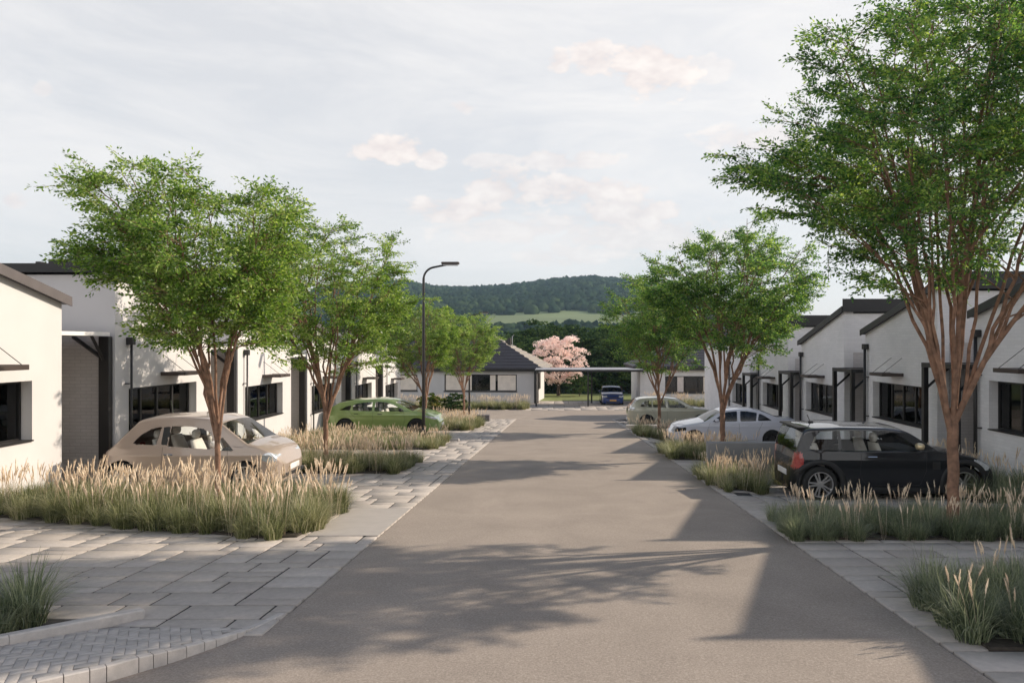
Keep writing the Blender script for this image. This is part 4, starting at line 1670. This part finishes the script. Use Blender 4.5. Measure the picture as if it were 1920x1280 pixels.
# far right house
fr_ = thing('bungalow', 'white bungalow under a dark tiled roof behind the sand coloured car, right of the carport', 'house', (6.55, 58.0, gy(58)), 0)
front_wall(0, 12, 0, -.5, 2.85, [(2.0, 6.6, .95, 2.30)]).build('wall', M['wall'], fr_)
MB().box(0, .25, .25, 7, -.5, 2.85).box(11.75, 12, .25, 7, -.5, 2.85).box(0, 12, 7, 7.25, -.5, 2.85).build('side_wall', M['wall'], fr_)
far_window(fr_, 2.0, 6.6, 0, .95, 2.30, [2.9, 3.6, 4.7, 5.7, 6.1], [(3.0, 3.5, 'curtain'), (5.1, 6.5, 'cream')])
MB().box(.3, 11.7, 1.6, 1.65, 0, 2.7).build('room_back', M['darkroom'], fr_)
MB().box(-.5, 12.4, -.42, -.34, 2.78, 2.98).box(-.5, -.42, -.34, 7.6, 2.78, 2.98).build('fascia', M['fascia'], fr_)
stepped_hip(fr_, -.5, 12.4, -.40, 7.7, 2.99, 1.9, 9, 3.9, (1, 1), ('tile', 'tile'))

# taller tiled house closing the right row
tr_ = thing('tiled_house', 'white house with a taller dark tiled roof closing the right row', 'house', (9.85, 42.2, gy(43)), 0)
wall_block(tr_, 0, 9, 0, 6.5, -.6, 4.35, 'wall', 'wall')
MB().box(-.25, 9.2, -.12, -.03, 4.36, 4.62).build('fascia', M['fascia'], tr_)
stepped_hip(tr_, -.3, 9.3, -.1, 6.6, 4.64, 1.5, 8, 3.3, (0, 0), ('tile', 'tile'))

# carport
cp_ = thing('carport', 'flat roofed dark steel carport with a pale roof edge over the blue car', 'carport', (2.3, 57, gy(57)), 0)
MB().bbox(-4.15, 4.2, -1.6, 3.2, 2.83, 2.90, .01).build('roof', M['steel'], cp_)
MB().box(-4.15, 4.2, 3.202, 3.26, 2.72, 2.88).build('beam', M['fascia'], cp_)
MB().box(-4.15, 4.2, -1.66, -1.602, 2.72, 2.87).build('beam', M['fascia'], cp_)
for (x, y) in ((-4.05, -1.5), (-.05, -1.5), (.42, 2.9), (-4.05, 3.0)):
    MB().bbox(x - .06, x + .06, y - .06, y + .06, -.3, 2.71, .01).build('post', M['frame'], cp_)
MB().tube([(.46, 2.9, 2.1), (.95, 2.9, 2.7)], .04, 4).build('brace', M['frame'], cp_)

vs = [(x, y, gy(y) + .027) for y in (9.8, 10.5, 11.2, 11.95) for x in (-3.43, -2.46)]
tag(mesh_np('plain_paving_slab', vs, [(0, 1, 3, 2), (2, 3, 5, 4), (4, 5, 7, 6)], mat('slab_concrete', (0.43, 0.395, 0.365), .85, var=.05, scale=5, bump=.3, bscale=120)), kind='structure')
# low walls
w1 = MB().bbox(3.42, 6.35, 16.55, 16.75, -3.4, gy(16.6) + .74, .015).build('retaining_wall', M['concrete'])
tag(w1, 'long low grey concrete wall behind the black hatchback and tall grasses', 'wall')
w2 = MB().bbox(-4.72, -3.80, 39.3, 39.8, gy(39.5) - .1, gy(39.5) + .36, .02).build('low_wall', M['darkconc'])
tag(w2, 'small dark concrete block on the left paving near the second street lamp', 'wall')
w3 = MB().bbox(3.1, 4.6, 33.2, 33.6, gy(33.4) - .4, gy(33.4) + .17, .02).build('low_wall', M['kerb'])
tag(w3, 'low pale concrete upstand at the road edge behind the sand coloured car tail', 'wall')
w4 = MB().bbox(-4.1, -3.6, 25.9, 26.1, gy(26) - .1, gy(26) + .1, .02).build('low_edging_block', M['kerb'])
tag(w4, 'tiny pale edging block on the paving in front of the green car nose', 'edging')


# ------------------------------------------------------------------ street lamps
def lamp(x, y, h, label):
    r_ = thing('street_lamp', label, 'street lamp', (x, y, gy(y)), 0, 'street lamps on the left side')
    pts = [(0, 0, -.1), (0, 0, 1), (0, 0, h - .45)]
    for t in np.linspace(0, 1, 8)[1:]:
        a = t * math.pi / 2 * .86
        pts.append((.42 * (1 - math.cos(a)), 0, h - .45 + .42 * math.sin(a)))
    e = pts[-1]
    pts += [(e[0] + .35, 0, e[2] + .07), (1.15, 0, e[2] + .16)]
    rad = [.062, .058, .045] + [.036] * 7 + [.034, .03]
    MB().tube(pts, rad, 10).build('pole', M['frame'], r_, True)
    MB().lathe([(.0, 0), (.085, 0), (.085, .5), (.06, .56), (0, .56)], 14, 'z').build('base', M['frame'], r_, True)
    hz = pts[-1][2]
    hd = MB().bbox(.62, 1.24, -.085, .085, hz - .055, hz + .03, .02)
    ho = hd.build('lamp_head', M['brown'], r_)
    MB().bbox(.68, 1.2, -.07, .07, hz - .095, hz - .056, .01).build('lens', M['steel'], ho)
    return r_


lamp(-4.7, 25.0, 6.15, 'tall black street lamp with arched arm by the green car nose')
lamp(-5.85, 47.0, 6.55, 'black street lamp standing farther off, partly hidden by the tree crowns')

# ------------------------------------------------------------------ cars
def P(px, ox, oy, s, H):
    return [((a - ox) / s, (oy - b) / s * 1.0) for a, b in px]


# beige small hatchback, facing the road
fz = lambda zx, zy: ((zx - 110) / 443.0, (731 - zy) / 443.0 + .01)
car('small_hatchback', 'small beige hatchback with cream seats parked behind the front left grasses', (-7.18, 14.7, gy(14.7) + .02), 0,
    3.55, 1.63, 1.49,
    [(0, .48), (.02, .68), (.09, .80), (.28, .91), (.70, 1.34), (.76, 1.42), (1.0, 1.47), (1.6, 1.49), (2.1, 1.45), (2.36, 1.37), (2.92, .965), (3.12, .92), (3.33, .82), (3.47, .68), (3.55, .48)],
    'p_beige', (.50, 2.88, .30),
    [[fz(415, 318), fz(480, 245), fz(560, 193), fz(655, 172), fz(625, 328)], [fz(725, 338), fz(738, 168), fz(900, 172), fz(1000, 190), fz(1085, 225), fz(1100, 300), fz(1108, 362)],
     [fz(1160, 372), fz(1162, 262), fz(1190, 265), fz(1300, 378)]],
    (2.38, 2.92), (.30, .70), .89, tumble=.21,
    lamps=[('door_pillar', 'blackplastic', [(1.255, .925), (1.375, .925), (1.40, 1.27), (1.27, 1.26)], None), ('headlight', 'lampglass', [(3.20, .62), (3.22, .75), (3.34, .77), (3.46, .68), (3.46, .60), (3.34, .57)], .40), ('tail_light', 'taillamp', [(0.03, .66), (.03, .84), (.14, .86), (.12, .66)], .5)],
    seams=[[(1.30, .89), (1.28, .45), (1.4, .30), (2.42, .30), (2.56, .6), (2.55, .88)]], handles=[(1.42, .74, 'chrome')], mirror=(2.36, .93), mirm='seat', nplan=5.5, rimm='rim', spokes=6)
bc = [o for o in bpy.data.objects if o.name.startswith('small_hatchback')][0]
MB().tube([(-.75, .1, 1.47), (-.8, .1, 1.72)], .008, 5).build('aerial', M['chrome'], bc)

# green estate
car('crossover_car', 'metallic green crossover parked beside the tall street lamp, nose to the road', (-7.15, 29.8, gy(29.8) + .02), 0,
    4.68, 1.88, 1.50,
    [(0, .58), (.03, .92), (.16, 1.08), (.28, 1.15), (.62, 1.36), (1.2, 1.46), (2.1, 1.50), (2.65, 1.45), (2.95, 1.36), (3.62, 1.03), (4.2, .93), (4.52, .80), (4.68, .52)],
    'p_green', (.92, 3.78, .35),
    [[(.66, 1.04), (.98, 1.20), (1.14, 1.24), (1.10, 1.03)], [(1.19, 1.03), (1.22, 1.26), (1.55, 1.33), (1.98, 1.36), (1.98, 1.0)], [(2.08, 1.0), (2.1, 1.37), (2.5, 1.35), (2.85, 1.24), (3.28, 1.02), (3.28, .99)]],
    (2.90, 3.62), (.30, .80), 1.0, tumble=.2,
    lamps=[('headlight', 'lampglass', [(4.05, .78), (4.1, .85), (4.5, .76), (4.62, .68), (4.5, .66)], .42), ('tail_light', 'taillamp', [(0, .82), (0, .95), (.3, 1.0), (.3, .93)], .3)],
    seams=[[(1.05, 1.0), (1.35, .7), (1.45, .32), (2.0, .30), (2.03, 1.0)], [(2.03, .3), (3.2, .3), (3.3, .6), (3.26, 1.0)]], handles=[(1.35, .90, 'blackplastic'), (2.3, .88, 'blackplastic')],
    mirror=(3.15, 1.03), mirm='blackplastic', rimm='rimdark', spokes=7)

# black small hatchback on the right, facing away from the road
car('small_hatchback', 'glossy black small hatchback with a light roof and pale gold mirrors', (4.42 + 1.91, 14.25, gz(6.3, 14.2) + .015), 0,
    3.82, 1.72, 1.42,
    [(0, .48), (.02, .80), (.05, .98), (.16, 1.26), (.20, 1.36), (.32, 1.395), (.9, 1.42), (1.75, 1.41), (2.05, 1.37), (2.20, 1.30), (2.68, .985), (2.98, .945), (3.35, .87), (3.62, .74), (3.76, .58), (3.82, .42)],
    'p_black', (.46, 3.14, .335),
    [[(.26, .985), (.38, 1.20), (.48, 1.315), (.80, 1.325), (.80, .97)], [(.86, .965), (.86, 1.33), (1.6, 1.325), (1.90, 1.28), (2.36, .965)]],
    (2.08, 2.68), (.055, .185), .96, tumble=.15,
    lamps=[('headlight', 'lampglass', [(3.30, .66), (3.32, .80), (3.48, .79), (3.64, .68), (3.6, .60), (3.4, .58)], .36), ('tail_light', 'taillamp', [(-.02, .62), (-.02, .88), (.13, .92), (.17, .80), (.15, .60)], .52)],
    roof=(.2, 2.0, 'p_roof'), seams=[[(1.22, .97), (1.18, .5), (1.3, .33), (2.3, .33), (2.42, .6), (2.42, .96)]], handles=[(1.42, .85, 'chrome')], mirror=(2.26, 1.03), mirm='gold',
    cladding=.095, nplan=7, rimm='rim', spokes=5, arch=1.12)
mc = [o for o in bpy.data.objects if o.get('label', '').startswith('glossy black')][0]
MB().bbox(-1.80, -1.55, -.56, .56, 1.345, 1.375, .01).build('spoiler', M['blackplastic'], mc)
MB().tube([(-1.35, 0, 1.40), (-1.42, 0, 1.56)], .008, 5).bbox(-1.4, -1.3, -.03, .03, 1.40, 1.43).build('aerial', M['blackplastic'], mc)
MB().bbox(.62, .76, -.872, -.862, .62, .76, .01).build('side_scuttle', M['rimdark'], mc)

# white saloon facing the road
car('saloon_car', 'white saloon car with tinted side windows and a boot lip spoiler, nose to the road', (6.38, 26.9, gz(6.4, 26.9) + .02), math.pi,
    4.62, 1.80, 1.44,
    [(0, .58), (.02, .95), (.07, 1.07), (.13, 1.06), (.5, 1.08), (.75, 1.14), (1.2, 1.33), (1.6, 1.42), (2.15, 1.44), (2.6, 1.40), (2.85, 1.31), (3.42, 1.0), (3.6, .97), (4.15, .87), (4.45, .75), (4.62, .5)],
    'p_white', (.98, 3.80, .33),
    [[(.98, 1.01), (1.22, 1.17), (1.42, 1.26), (1.50, 1.0)], [(1.56, .99), (1.50, 1.28), (1.9, 1.34), (2.1, 1.35), (2.13, .98)], [(2.24, .98), (2.22, 1.345), (2.55, 1.32), (2.75, 1.25), (3.15, .97)]],
    (2.80, 3.42), (.78, 1.30), .97, tumble=.2, glassm='glassdark',
    lamps=[('headlight', 'glassdark', [(4.08, .66), (4.1, .77), (4.4, .75), (4.64, .68), (4.64, .60), (4.3, .62)], .28), ('tail_light', 'taillamp', [(0, .80), (0, .95), (.3, .97), (.3, .84)], .3)],
    seams=[[(1.3, .98), (1.5, .6), (1.55, .32), (2.15, .30), (2.18, .98)], [(2.18, .3), (3.25, .3), (3.35, .6), (3.2, .98)]], handles=[(1.75, .88, 'p_white'), (2.4, .87, 'p_white')],
    mirror=(3.0, 1.0), rimm='rimdark', spokes=7, seatm='seatd')

# sand coloured car, tail to the road
car('family_car', 'sand coloured five door car parked tail to the road below the far right tree', (3.55 + 2.33, 37.9, gz(5.9, 37.9) + .02), 0,
    4.62, 1.85, 1.64,
    [(0, .62), (.03, 1.0), (.16, 1.18), (.42, 1.50), (.60, 1.58), (1.0, 1.63), (1.9, 1.64), (2.5, 1.58), (2.75, 1.48), (3.35, 1.13), (4.1, 1.03), (4.45, .88), (4.62, .6)],
    'p_sand', (.95, 3.72, .36),
    [[(.62, 1.16), (.74, 1.36), (.95, 1.47), (1.2, 1.48), (1.2, 1.12)], [(1.27, 1.12), (1.27, 1.48), (1.9, 1.49), (1.95, 1.1)], [(2.05, 1.1), (2.03, 1.49), (2.35, 1.46), (2.6, 1.38), (3.05, 1.12), (3.05, 1.1)]],
    (2.70, 3.35), (.19, .45), 1.1, tumble=.19,
    lamps=[('tail_light', 'lampglass', [(0, .95), (0, 1.10), (.12, 1.14), (.35, 1.10), (.3, .98)], .35), ('headlight', 'lampglass', [(4.0, .82), (4.05, .92), (4.4, .86), (4.55, .75), (4.3, .74)], .4)],
    seams=[[(1.15, 1.1), (1.4, .7), (1.45, .35), (2.0, .32), (2.0, 1.1)]], handles=[(1.3, .98, 'p_sand'), (2.25, .97, 'p_sand')], mirror=(2.95, 1.13), rimm='rimdark', arch=1.14)

# blue car in the carport, facing the camera
car('hatchback', 'blue hatchback parked nose forward under the carport', (4.3, 59.3, gy(59.3) + .02), -math.pi / 2,
    4.25, 1.80, 1.46,
    [(0, .55), (.03, 1.0), (.2, 1.25), (.4, 1.40), (1.2, 1.46), (2.1, 1.45), (2.45, 1.36), (3.05, 1.03), (3.7, .93), (4.1, .8), (4.25, .55)],
    'p_blue', (.85, 3.45, .33),
    [[(.7, 1.05), (.85, 1.28), (1.5, 1.33), (1.5, 1.0)], [(1.6, 1.0), (1.6, 1.34), (2.1, 1.32), (2.4, 1.24), (2.75, 1.0)]],
    (2.40, 3.05), (.10, .35), 1.0, tumble=.2, lamps=[('headlight', 'lampglass', [(3.85, .68), (3.9, .80), (4.26, .76), (4.26, .66)], .48)],
    mirror=(2.65, 1.03), rimm='rimdark', extras='orange_plate', seatm='seatd')
bl = [o for o in bpy.data.objects if o.get('label', '').startswith('blue hatch')][0]
MB().bbox(2.085, 2.125, -.5, .5, .60, .68, .015).build('grille', M['blackplastic'], bl)

# ------------------------------------------------------------------ planting
GR = 'street trees in two rows'
tA = street_tree(33, 7.6, 1.60, 2.95, 5.3, 2.75, stems=42, subs=11, twigs=7, leaves=54, leaf=.056, trunk_r=.078, off=(.12, .0))
tA[0][0][:, 1] *= .74          # the crown is narrower along the street than across it
tA[1][0][:, 1] *= .74
tB = street_tree(5, 5.9, 1.40, 1.80, 4.02, 1.68, stems=26, subs=10, twigs=7, leaves=50, leaf=.054, trunk_r=.040, off=(-.42, 0))
tC = street_tree(9, 6.4, 1.45, 2.2, 4.4, 2.15, stems=24, subs=10, twigs=6, leaves=52, leaf=.062, trunk_r=.062)
tD = street_tree(14, 6.4, 1.45, 2.3, 4.35, 2.15, stems=26, subs=10, twigs=6, leaves=54, leaf=.062, trunk_r=.066, off=(.3, 0))


def tree_at(lbl, data, lm, x, y, rz, sc=1.0):
    return add_tree('street_tree', lbl, data, M[lm], (x, y, gz(x, y)), rz, GR, sc)


tree_at('large leafy street tree filling the right side in front of the black hatchback', tA, 'leafA', 5.44, 9.95, 0)
tree_at('light green street tree in front of the beige hatchback, nearest on the left', tB, 'leafB', -5.22, 11.0, 0, 1.0)
tree_at('green street tree between the beige and the green car, second on the left', tC, 'leafB', -5.6, 17.3, 1.1, .96)
tree_at('green street tree just right of the tall lamp pole, third on the left', tD, 'leafB', -6.2, 33.5, 2.8, 1.0)
tree_at('small thin-trunked street tree left of the far lamp, last on the left', tC, 'leafB', -6.0, 45.5, 3.7, 1.05)
tree_at('broad dark green street tree forking low in front of the white saloon', tD, 'leafA', 4.45, 19.6, .2, 1.06)
tree_at('dark green street tree in front of the sand coloured car, last on the right', tC, 'leafA', 4.25, 30.6, 5.2, 1.13)


def bed(name, poly, label, seed, dens=11, plume_d=9, size=1.0, psize=.9, blades='blade', soil=True, spoly=None):
    R_ = np.random.default_rng(seed)
    xs = [p[0] for p in poly]
    ys = [p[1] for p in poly]
    A = (max(xs) - min(xs)) * (max(ys) - min(ys))
    pts = []
    n = int(A * dens)
    for _ in range(n):
        p = (R_.uniform(min(xs), max(xs)), R_.uniform(min(ys), max(ys)))
        if in_poly(p, poly): pts.append((p[0], p[1], size))
    v1, f1 = scatter(GT, pts, R_)
    pp = []
    for _ in range(int(A * plume_d)):
        p = (R_.uniform(min(xs), max(xs)), R_.uniform(min(ys), max(ys)))
        if in_poly(p, poly): pp.append((p[0], p[1], size * psize))
    v2, f2 = scatter(PT, pp, R_, .82, 1.08)
    V_ = np.concatenate([v1, v2])
    F_ = np.concatenate([f1, f2 + len(v1)])
    o = mesh_np('ornamental_grass', V_, F_, None, mats=[M[blades], M['plume']], midx=np.concatenate([np.zeros(len(f1)), np.ones(len(f2))]))
    tag(o, label, 'ornamental grass', None, 'stuff')
    if soil:
        if spoly:
            poly = spoly
            xs, ys = [p[0] for p in poly], [p[1] for p in poly]
        c = (np.mean(xs), np.mean(ys))
        pl = [(c[0] + (p[0] - c[0]) * .965, c[1] + (p[1] - c[1]) * .93) for p in poly]
        b = MB()
        # soil follows the fall of the street
        q = sorted(set([min(ys)] + [y for y in np.arange(math.ceil(min(ys)), max(ys), 1.0)] + [max(ys)]))
        vs = [(p[0], p[1], gz(p[0], p[1]) + .045) for p in pl] + [(p[0], p[1], gz(p[0], p[1]) - .03) for p in pl]
        m = len(pl)
        b.add(vs, [tuple(range(m))] + [(i, m + i, m + (i + 1) % m, (i + 1) % m) for i in range(m)])
        tag(b.build('planting_soil', M['soil']), kind='structure')


bed('g', [(-9.4, 11.25), (-8.6, 11.1), (-3.9, 9.55), (-3.45, 9.62), (-3.45, 11.75), (-4.2, 12.2), (-9.4, 12.3)], 'tall tan-plumed grasses around the nearest left tree, before the beige car', 1, 21, 15, size=.94, psize=.92)
bed('g', [(-9.3, 16.5), (-3.7, 16.5), (-3.6, 19.0), (-9.3, 19.0)], 'tall tan-plumed grasses around the second left tree', 2, 13, 13, size=.84, psize=1.04)
bed('g', [(-9.3, 22.4), (-4.0, 22.4), (-3.8, 23.2), (-3.9, 26.2), (-9.3, 28.2)], 'tan-plumed grasses in front of the green car and round the tall lamp', 3, 10, 8, size=.74, psize=.86)
bed('g', [(-9.3, 31.6), (-3.85, 31.6), (-3.75, 36.5), (-9.3, 36.5)], 'low grasses behind the nose of the green car', 4, 8, 7)
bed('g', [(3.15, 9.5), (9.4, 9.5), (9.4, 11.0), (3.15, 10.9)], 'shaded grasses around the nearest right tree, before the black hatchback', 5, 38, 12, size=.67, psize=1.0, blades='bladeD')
bed('g', [(3.1, 13.75), (4.05, 13.75), (4.1, 15.3), (6.3, 15.4), (6.3, 16.45), (3.1, 16.45)], 'plumed grasses between the black hatchback tail and the grey low wall', 6, 17, 16, size=.82, psize=.82, spoly=[(3.2, 13.95), (4.0, 13.95), (4.0, 16.4), (3.2, 16.4)])
bed('g', [(3.1, 19.4), (5.4, 19.4), (5.4, 22.3), (3.1, 22.3)], 'plumed grasses round the forked tree, behind the grey low wall', 7, 11, 10, size=.9, psize=.9)
bed('g', [(3.1, 27.9), (4.2, 27.9), (9, 28.4), (9, 31.5), (3.1, 31.5)], 'plumed grasses round the last right tree, before the sand coloured car', 8, 9, 8, size=.9)
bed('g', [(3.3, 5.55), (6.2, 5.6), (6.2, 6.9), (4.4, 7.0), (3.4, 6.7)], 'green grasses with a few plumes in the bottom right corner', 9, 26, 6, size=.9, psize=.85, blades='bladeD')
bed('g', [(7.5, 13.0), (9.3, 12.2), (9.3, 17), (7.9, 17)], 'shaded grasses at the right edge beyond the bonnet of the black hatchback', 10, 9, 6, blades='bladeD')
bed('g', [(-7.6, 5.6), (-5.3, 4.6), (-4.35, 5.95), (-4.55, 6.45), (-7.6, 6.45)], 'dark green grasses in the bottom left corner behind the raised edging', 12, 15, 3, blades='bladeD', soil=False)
bed('g', [(-12.5, 51.8), (-2.3, 51.8), (-2.2, 54.2), (-12.5, 54.2)], 'clipped mass of yellow green grasses before the far left bungalow', 13, 7, 4, size=1.25)
bed('g', [(6.8, 53), (14, 53), (14, 55.5), (6.8, 55.5)], 'yellow green planting before the far right bungalow', 14, 7, 4, size=1.3)


def shrub(name, label, x, y, r, h, m, seed, cat='shrub', group=None):
    v_, f_, C = clump_crown(seed, r, h * .5, h * .52, 46, 60, .12, low=-.4)
    root = thing(name, label, cat, (x, y, gy(y)), 0, group)
    mesh_np('foliage', v_, f_, M[m], root)
    wv, wf = limbs(seed, C, h * .2, .04, 8)
    mesh_np('stem', wv, wf, M['bark2'], root)
    return root


shrub('shrub', 'small yellow flowering shrub at the wall end of the left row', -8.6, 49.2, .95, 1.35, 'shrub', 31)
shrub('shrub', 'dark green round shrub beside the yellow flowering one', -7.3, 50.0, .85, 1.2, 'leafD', 32)
shrub('shrub', 'dark bush on the lawn under the pink blossom tree', 2.0, 70.5, 1.8, 2.1, 'leafD', 33)

# pink blossom tree
v_, f_, C = clump_crown(77, 2.65, 2.75, 3.4, 130, 75, .17)
root = thing('blossom_tree', 'pale pink blossoming tree on the lawn behind the carport', 'tree', (-.05, 71.5, gy(71.5)), .6)
wv, wf = limbs(77, C, 1.3, .16, 26)
mesh_np('trunk', wv, wf, M['bark2'], root)
mesh_np('crown', v_, f_, M['blossom'], root)

# wood beyond the lawn: trees one can tell apart
variants = []
for sd in range(4):
    v_, f_, C = clump_crown(100 + sd, 4.2, 4.6, 6.0, 150, 55, .36, low=-.1, squash=.8)
    wv, wf = limbs(100 + sd, C, 2.2, .22, 12)
    variants.append(((wv, wf), (v_, f_)))
protos = []
rW = np.random.default_rng(5)
spots = []
for (Y0, x0, x1, n, h) in ((80, -15, 17, 7, 7.4), (92, -20, 24, 9, 9.6), (112, -26, 30, 10, 11.3), (140, -36, 42, 12, 14.6)):
    for i in range(n):
        spots.append((x0 + (x1 - x0) * (i + rW.uniform(.2, .8)) / n, Y0 + rW.uniform(-4, 4), h * rW.uniform(.85, 1.1)))
rows = ['lowest row just past the lawn', 'second row up from the lawn', 'third row up from the lawn', 'top row of the near wood']
for i, (x, y, h) in enumerate(spots):
    k = i % 4
    row = 0 if y < 86 else (1 if y < 102 else (2 if y < 126 else 3))
    if i < 4:
        root = add_tree('wood_tree', '', variants[k], M['leafD'], (0, 0, 0), 0, None, 1, 'bark2')
        protos.append(root)
        t_ = root
    else:
        t_ = copy_tree(protos[k])
    t_.location = (x, y, gy(y) - .3)
    t_.rotation_euler = (0, 0, rW.uniform(0, 6.28))
    s_ = h / 10.6
    t_.scale = (s_ * 1.12, s_ * 1.12, s_)
    inrow = sorted([q[0] for q in spots if (0 if q[1] < 86 else (1 if q[1] < 102 else (2 if q[1] < 126 else 3))) == row])
    pos = inrow.index(x) + 1
    words = ['', 'first', 'second', 'third', 'fourth', 'fifth', 'sixth', 'seventh', 'eighth', 'ninth', 'tenth', 'eleventh', 'twelfth', 'thirteenth']
    tag(t_, 'dark wood tree, %s from the left in the %s' % (words[pos], rows[row]), 'tree', 'dark trees of the wood behind the street')

# ------------------------------------------------------------------ hills
EL = [(-700, -30), (0, -10), (300, 30), (600, 100), (700, 118), (760, 113), (830, 102), (900, 102), (960, 107), (1040, 118), (1110, 124), (1180, 117), (1300, 88), (1400, 50), (1500, 15), (1600, -10), (1900, -25), (2800, -30)]


def ridge(u):
    return np.interp(u * F_PX + VPX, [e[0] for e in EL], [e[1] for e in EL]) / F_PX


def hillz(u, Y):
    e = ridge(u) * .955
    a = [-.085, -.052, .012, .024, .040]
    z300 = -22
    pts_y = [200, 300, 420, 500, 620, 1100, 1500]
    pts_z = [-18.1, -22, 3.0, 13.0, 26.0 + 0 * e, e * 1100, e * 1100 * .75]
    zz = float(np.interp(Y, pts_y, pts_z))
    if Y > 620 and Y <= 1100:
        t = (Y - 620) / 480
        zz = 26 + (e * 1100 - 26) * (1 - (1 - t) ** 1.25)
    if e < .03 and Y > 340:
        zz = min(zz, max(-22, e * Y))
    return zz


us = np.linspace(-1.1, 1.1, 111)
hy = [196, 230, 265, 300, 340, 380, 420, 460, 500, 540, 580, 620, 680, 740, 800, 860, 920, 980, 1040, 1100, 1200, 1350, 1500]
vs = [(u * Y, Y, hillz(u, Y) - (1.5 if Y < 215 else 0)) for Y in hy for u in us]
n = len(us)
fs = np.array([(j * n + i, j * n + i + 1, (j + 1) * n + i + 1, (j + 1) * n + i) for j in range(len(hy) - 1) for i in range(n - 1)])
tag(mesh_np('hills', np.array(vs), fs, M['field'], smooth=True), kind='structure')


def ico():
    t = (1 + 5 ** .5) / 2
    v = [(-1, t, 0), (1, t, 0), (-1, -t, 0), (1, -t, 0), (0, -1, t), (0, 1, t), (0, -1, -t), (0, 1, -t), (t, 0, -1), (t, 0, 1), (-t, 0, -1), (-t, 0, 1)]
    f = [(0, 11, 5), (0, 5, 1), (0, 1, 7), (0, 7, 10), (0, 10, 11), (1, 5, 9), (5, 11, 4), (11, 10, 2), (10, 7, 6), (7, 1, 8), (3, 9, 4), (3, 4, 2), (3, 2, 6), (3, 6, 8), (3, 8, 9), (4, 9, 5), (2, 4, 11), (6, 2, 10), (8, 6, 7), (9, 8, 1)]
    v = [np.array(p) / np.linalg.norm(p) for p in v]
    nf, cache = [], {}

    def mid(a, b):
        k = (min(a, b), max(a, b))
        if k not in cache:
            m = v[a] + v[b]
            v.append(m / np.linalg.norm(m))
            cache[k] = len(v) - 1
        return cache[k]
    for (a, b, c) in f:
        x, y, z = mid(a, b), mid(b, c), mid(c, a)
        nf += [(a, x, z), (b, y, x), (c, z, y), (x, y, z)]
    return np.array(v), np.array(nf)


IV, IF = ico()
VV, FF, nv = [], [], 0
rH = np.random.default_rng(12)


def lump(u, Y, r):
    global nv
    x = u * Y
    z = hillz(u, Y)
    q = IV * (1 + rH.normal(size=(len(IV), 1)) * .26) * np.array([r, r, r * rH.uniform(.8, 1.25)])
    VV.append(q + np.array([x, Y, z + r * .45]))
    FF.append(IF + nv)
    nv += len(IV)


for _ in range(13000):
    u = rH.uniform(-.34, .30)
    Y = math.sqrt(rH.uniform(640 ** 2, 1120 ** 2))
    lump(u, Y, rH.uniform(2.6, 5.2))
for _ in range(2600):
    u = rH.uniform(-.34, .30)
    Y = rH.uniform(250, 440)
    lump(u, Y, rH.uniform(3.0, 5.5))
for _ in range(620):
    u = rH.uniform(-.34, .30)
    Y = rH.uniform(480, 640)
    px_ = u * F_PX + VPX
    nfield = math.sin(u * 60) * .3 + math.sin(u * 23 + 1)
    if 905 < px_ < 1250 and Y < 612 + 16 * nfield: continue
    if rH.uniform() < .5 and px_ < 925 and 520 < Y < 560: continue
    lump(u, Y, rH.uniform(2.5, 5.0))
o = mesh_np('hillside_wood', np.concatenate(VV), np.concatenate(FF), M['hill'])
tag(o, 'distant wooded hillside closing the view', 'wood', None, 'stuff')

hz = MB().box(-1750, 1750, -70, 1540, -27, 150).build('haze', None)
hm, nt, b = new_mat('haze')
nt.nodes.remove(b)
pv = nd(nt, 'ShaderNodeVolumePrincipled')
pv.inputs['Color'].default_value = (0.55, 0.78, 1.0, 1)
pv.inputs['Density'].default_value = 0.0002
pv.inputs['Anisotropy'].default_value = 0.2
nt.links.new(pv.outputs[0], [n for n in nt.nodes if n.type == 'OUTPUT_MATERIAL'][0].inputs['Volume'])
hz.data.materials.clear()
hz.data.materials.append(hm)
tag(hz, 'thin blue haze over the valley', 'haze', None, 'stuff')
bpy.context.view_layer.update()
